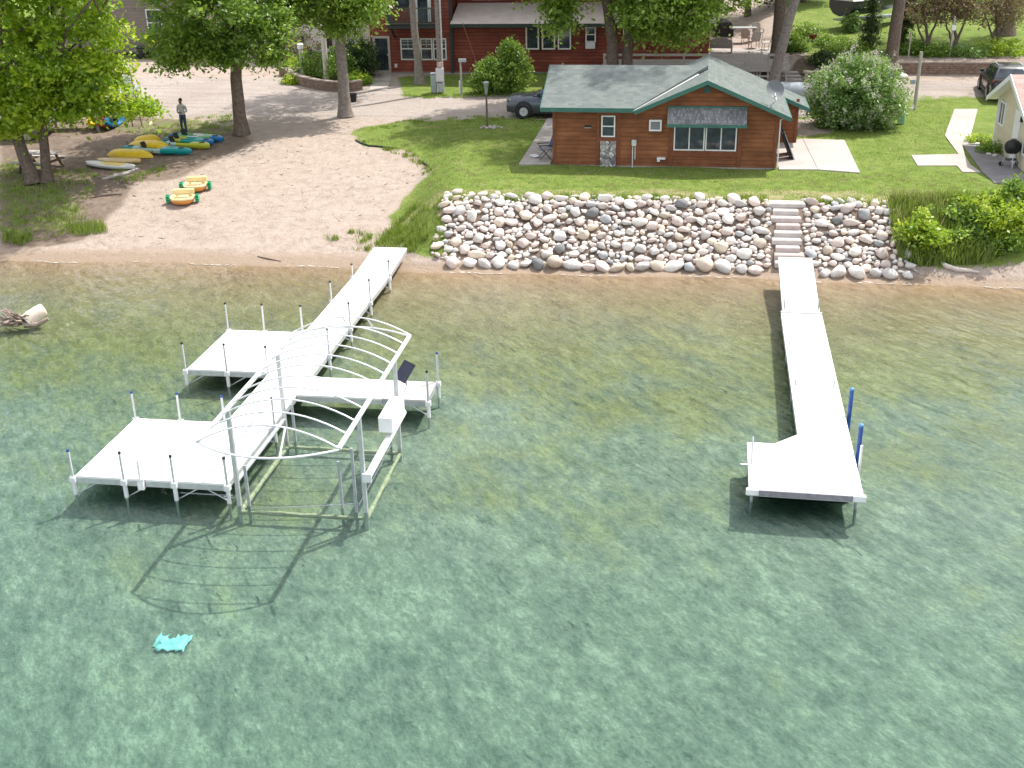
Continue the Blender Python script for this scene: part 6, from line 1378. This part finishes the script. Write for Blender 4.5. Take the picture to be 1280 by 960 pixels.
# ------------------------------------------------------------------ the person by the kayaks
def person(label, loc, yaw):
    J = {'pel': (0, 0, .93, .135, .105), 'wst': (0, .0, 1.08, .135, .10), 'chs': (0, .01, 1.28, .165, .115), 'shl': (0, .015, 1.41, .13, .09), 'nck': (0, 0, 1.49, .052, .055), 'jaw': (0, -.035, 1.555, .062, .075), 'hed': (0, -.03, 1.64, .078, .098), 'crn': (0, -.015, 1.715, .055, .07)}
    E_ = [('pel', 'wst'), ('wst', 'chs'), ('chs', 'shl'), ('shl', 'nck'), ('nck', 'jaw'), ('jaw', 'hed'), ('hed', 'crn')]
    J['nos'] = (0, -.135, 1.615, .014, .014); E_.append(('hed', 'nos'))
    for s, n_ in ((-1, 'l'), (1, 'r')):
        J.update({n_+'hip': (s*.09, 0, .88, .095, .10), n_+'kne': (s*.105, -.01, .49, .062, .066), n_+'ank': (s*.11, .02, .10, .042, .045), n_+'hee': (s*.11, .03, .045, .042, .04), n_+'toe': (s*.135, -.15, .035, .04, .03),
                  n_+'sh': (s*.185, .01, 1.39, .062, .062), n_+'elb': (s*.255, .03, 1.13, .05, .05), n_+'wri': (s*.10, -.20, 1.09, .03, .032), n_+'plm': (s*.045, -.245, 1.10, .032, .022)})
        E_ += [('pel', n_+'hip'), (n_+'hip', n_+'kne'), (n_+'kne', n_+'ank'), (n_+'ank', n_+'hee'), (n_+'hee', n_+'toe'), ('shl', n_+'sh'), (n_+'sh', n_+'elb'), (n_+'elb', n_+'wri'), (n_+'wri', n_+'plm')]
        for f in range(4):
            a, b2 = f'{n_}f{f}', f'{n_}g{f}'; z = 1.075+f*.019
            J[a] = (s*.01, -.285, z, .0095, .0095); J[b2] = (s*-.03, -.283-.01*(f in (1, 2)), z+.004, .008, .008); E_ += [(n_+'plm', a), (a, b2)]
        J[n_+'th'] = (s*.03, -.235, 1.15, .011, .011); J[n_+'tt'] = (s*.005, -.255, 1.165, .009, .009); E_ += [(n_+'plm', n_+'th'), (n_+'th', n_+'tt')]
    keys_ = list(J); me = bpy.data.meshes.new('person'); me.from_pydata([J[k][:3] for k in keys_], [(keys_.index(a), keys_.index(b2)) for a, b2 in E_], [])
    o = bpy.data.objects.new('person', me); COL.objects.link(o)
    o.modifiers.new('skin', 'SKIN'); me.skin_vertices or None
    bm = bmesh.new(); bm.from_mesh(me); ly_ = bm.verts.layers.skin.verify(); bm.verts.ensure_lookup_table()
    for i, k in enumerate(keys_): bm.verts[i][ly_].radius = J[k][3:]; bm.verts[i][ly_].use_root = (k == 'pel')
    bm.to_mesh(me); bm.free()
    sm = o.modifiers.new('sub', 'SUBSURF'); sm.levels = 2; sm.render_levels = 2
    dg = bpy.context.evaluated_depsgraph_get(); m2 = bpy.data.meshes.new_from_object(o.evaluated_get(dg)); o.modifiers.clear(); o.data = m2
    m2.materials.clear()
    for m_ in (pm('skin', (.19, .11, .08), None, 8, .55), pm('pale_shirt', (.50, .48, .46), (.42, .40, .39), 7, .85), pm('blue_jeans', (.05, .07, .12), (.03, .045, .085), 9, .9), pm('dark_shoes', (.025, .025, .025), None, 6, .7)): m2.materials.append(m_)
    mi = []
    for p_ in m2.polygons:
        c = p_.center
        if c.z < .085: mi.append(3)
        elif c.z < .985: mi.append(2)
        elif c.z > 1.475: mi.append(0)
        elif c.y < -.205: mi.append(0)
        else: mi.append(1)
    m2.polygons.foreach_set('material_index', mi); m2.polygons.foreach_set('use_smooth', [True]*len(mi))
    o.location = loc; o.rotation_euler = (0, 0, yaw); tag(o, label, 'person')
    mb = MB(); mb.ball((0, -.005, 1.685), (.085, .105, .075), 14, 8); mb.build('hair', pm('dark_hair', (.02, .015, .012), None, 8, .7), o, True)
    for s in (-1, 1):
        mb = MB(); mb.ball((s*.03, -.118, 1.645), .012, 8, 6); mb.build('eye', M['black'], o, True)
        mb = MB(); mb.ball((s*.082, -.02, 1.62), (.012, .022, .034), 8, 6); mb.build('ear', m2.materials[0], o, True)
    mb = MB(); mb.box((0, -.12, 1.575), (.045, .012, .01)); mb.build('mouth', pm('lips', (.14, .06, .05), None, 8, .6), o)
    return o
b = G(231, 168.5); person('person in pale shirt and blue jeans looking down at their hands by the kayaks', (b.x, b.y, b.z-.01), R(-8))

# ------------------------------------------------------------------ bank plants, grass, driftwood on shore
for i, (px, py, W_, h, mt, lab, n_) in enumerate([(1152, 318, .85, 1.25, 'lime', 'bright yellow-green bush at the foot of the bank beside the boulders', 60), (1222, 290, 1.2, .95, 'shrub', 'wide green bush halfway down the bank', 60), (1262, 296, 1.4, 1.15, 'lime', 'yellow-green bush in the middle of the bank thicket', 70), (1236, 268, 1.3, .8, 'lime', 'pale green bush at the top of the bank', 60), (1275, 268, 1.1, 1.2, 'shrub', 'tall bush at the top of the bank by the picture edge', 60), (1250, 318, .8, .7, 'shrub', 'small green bush low on the bank above the drift log', 36), (1190, 276, .8, .5, 'cotton', 'low leafy plant in the tall grass at the top of the bank', 30), (1205, 306, .7, .6, 'cotton', 'dull green bush beside the wide bush on the bank', 30)]):
    r2 = random.Random(i+3); bl = [(0, .1, h*.45, W_*.6, W_*.5, h*.5, n_//2)]
    for k in range(5): a_ = r2.uniform(0, 6.28); d_ = W_*r2.uniform(.35, .8); bl.append((d_*math.cos(a_), d_*math.sin(a_)*.8, h*r2.uniform(.3, .95), W_*r2.uniform(.2, .4), W_*r2.uniform(.2, .35), h*r2.uniform(.15, .35), n_//6))
    shrub('bank_shrub', lab, G(px, py), bl, 55, .15, .125, mt, seed=140+i, stems=9, flatz=.6, hollow=.35)
def blades(name, poly, n, h, seed, dens=None, mat='grass', wd=.02, lean=.35, kind='stuff', clump=0):
    g = np.random.default_rng(seed); P = np.array(poly); lo, hi = P.min(0), P.max(0)
    x = g.uniform(lo[0], hi[0], n*4); y = g.uniform(lo[1], hi[1], n*4)
    if clump:
        cx = g.uniform(lo[0], hi[0], clump); cy_ = g.uniform(lo[1], hi[1], clump); k = g.integers(0, clump, n*4); sg = g.uniform(.06, .22, clump)
        x = cx[k] + g.normal(0, 1, n*4)*sg[k]; y = cy_[k] + g.normal(0, 1, n*4)*sg[k]
    ok = inpoly(x, y, [tuple(q) for q in poly]); x, y = x[ok][:n], y[ok][:n]; m = len(x); z = T(x, y)
    a = g.uniform(0, 2*np.pi, m); hh = h*g.uniform(.45, 1.25, m); dx, dy = np.cos(a), np.sin(a); ln = lean*hh*g.uniform(.2, 1.3, m); b_ = g.uniform(0, 2*np.pi, m)
    w = wd*g.uniform(.6, 1.3, m)
    v = np.stack([np.stack([x-dx*w, y-dy*w, z-.02], 1), np.stack([x+dx*w, y+dy*w, z-.02], 1), np.stack([x+np.cos(b_)*ln*.5+dx*w*.7, y+np.sin(b_)*ln*.5+dy*w*.7, z+hh*.6], 1), np.stack([x+np.cos(b_)*ln, y+np.sin(b_)*ln, z+hh], 1)], 1).reshape(-1, 3)
    o = fast_mesh(name, v, np.arange(4*m).reshape(m, 4), [LM[mat]], {'tint': ('FACE', g.normal(.5, .2, m).clip(0, 1))}); tag(o, kind=kind); return o
def wp(pts): return [tuple(G(*p)[:2]) for p in pts]
blades('tall_grass', wp([(1108, 256), (1180, 254), (1240, 258), (1240, 330), (1150, 334), (1124, 326), (1116, 296)]), 9000, .55, 1, wd=.016)
blades('dry_grass', wp([(1108, 254), (1150, 256), (1200, 262), (1170, 300), (1126, 320), (1114, 290)]), 500, .65, 2, mat='dry', wd=.012)
blades('bank_grass', wp([(538, 262), (552, 250), (550, 262), (562, 320), (556, 325), (505, 316), (470, 314), (480, 290), (520, 255)]), 3000, .22, 3, wd=.014, clump=120)
blades('fringe_grass', wp([(550, 249), (700, 246), (960, 248), (960, 254), (700, 252), (556, 254)]), 3500, .22, 4, wd=.013, clump=150)
blades('fringe_grass', wp([(1000, 250), (1105, 254), (1105, 260), (1000, 256)]), 1200, .22, 5, wd=.013, clump=50)
blades('shade_grass', wp([(0, 205), (110, 212), (125, 220), (110, 260), (104, 288), (60, 300), (0, 306)]), 4200, .15, 6, wd=.014, clump=420)
blades('beach_grass', wp([(82, 282), (130, 280), (134, 292), (90, 296)]), 700, .3, 7, wd=.014)
blades('beach_grass', wp([(2, 292), (40, 292), (36, 308), (6, 306)]), 500, .28, 8, wd=.014, clump=14)
blades('sand_grass', wp([(405, 296), (460, 288), (520, 300), (520, 316), (420, 312)]), 900, .18, 9, wd=.013, clump=30)
blades('sand_grass', wp([(130, 200), (215, 205), (190, 232), (140, 226)]), 1200, .14, 10, wd=.014, clump=45)
blades('edge_grass', wp([(438, 162), (520, 149), (612, 144), (690, 147), (690, 153), (612, 151), (520, 156), (455, 166)]), 2600, .1, 11, wd=.012, clump=160)
blades('edge_grass', wp([(446, 174), (470, 182), (512, 187), (536, 207), (541, 214), (530, 222), (520, 206), (500, 194), (456, 186)]), 2200, .13, 12, wd=.013, clump=110)
blades('edge_grass', wp([(498, 118), (560, 118), (640, 114), (690, 112), (690, 118), (560, 124), (500, 123)]), 1500, .12, 13, wd=.015, clump=90)
blades('shade_grass', wp([(228, 150), (296, 142), (300, 166), (258, 172), (190, 172), (150, 165)]), 2200, .1, 14, wd=.016, clump=130)
lp = wp([(450, 180), (520, 152), (612, 148), (690, 152), (690, 206), (970, 214), (1080, 217), (1140, 210), (1205, 218), (1240, 231), (1278, 232), (1278, 254), (1110, 256), (965, 250), (700, 246), (552, 250), (500, 300), (486, 275), (541, 214), (512, 188)])
blades('lawn_grass', lp, 34000, .045, 15, wd=.011, lean=.9, clump=9000)
blades('lawn_grass', wp([(1075, 125), (1188, 125), (1188, 190), (1140, 194), (1136, 210), (1080, 214), (1060, 176), (1000, 172), (1050, 165)]), 9000, .045, 16, lean=.9, wd=.012, clump=3000)
blades('lawn_straw', lp, 9000, .06, 17, mat='dry', wd=.012, clump=700)
def log(name, label, pts, rs, mat): 
    P = [G(*p) for p in pts]; mb = MB(); mb.path([p+Vector((0, 0, r_*.7)) for p, r_ in zip(P, rs)], rs, 9); tag(mb.build(name, mat, None, True), label, 'drift log')
PLW = pm('pale_driftwood', (.62, .56, .5), (.45, .4, .35), 6, .8, 0, .3)
log('drift_log', 'long bleached driftwood branch at the foot of the bank', [(1176, 329), (1183, 335), (1196, 339), (1212, 340), (1224, 341)], [.05, .09, .085, .06, .03], PLW)
log('drift_log', 'short dark driftwood stub under the yellow-green bank bush', [(1136, 331), (1142, 338), (1148, 342)], [.05, .06, .03], M['woodgrey'])
log('drift_log', 'dark log half buried in the sand below the paddleboards', [(128, 225), (144, 222), (160, 218), (172, 212)], [.05, .09, .09, .05], M['woodgrey'])
log('drift_log', 'thin stick on the wet sand by the left dock', [(322, 321), (334, 324), (351, 327)], [.02, .03, .015], M['bark'])
log('drift_log', 'dark stick lying across the sandy rise below the grassy bank', [(112, 248), (130, 245), (152, 243)], [.03, .05, .03], M['bark'])
# twigs and litter on the beach
g = np.random.default_rng(4); mb = MB(); bp_ = wp([(120, 255), (320, 180), (430, 180), (530, 215), (480, 280), (470, 300), (60, 306)])
P = np.array(bp_)
for _ in range(170):
    x, y = g.uniform(P[:, 0].min(), P[:, 0].max()), g.uniform(P[:, 1].min(), P[:, 1].max())
    if not inpoly(np.array([x]), np.array([y]), bp_)[0]: continue
    a = g.uniform(0, 3.14); l = g.uniform(.02, .11); z = Tz(x, y)+.008; mb.tube((x-math.cos(a)*l, y-math.sin(a)*l, z), (x+math.cos(a)*l, y+math.sin(a)*l, z+g.uniform(0, .03)), g.uniform(.004, .011), n=4)
tag(mb.build('twig_litter', M['bark']), kind='stuff')
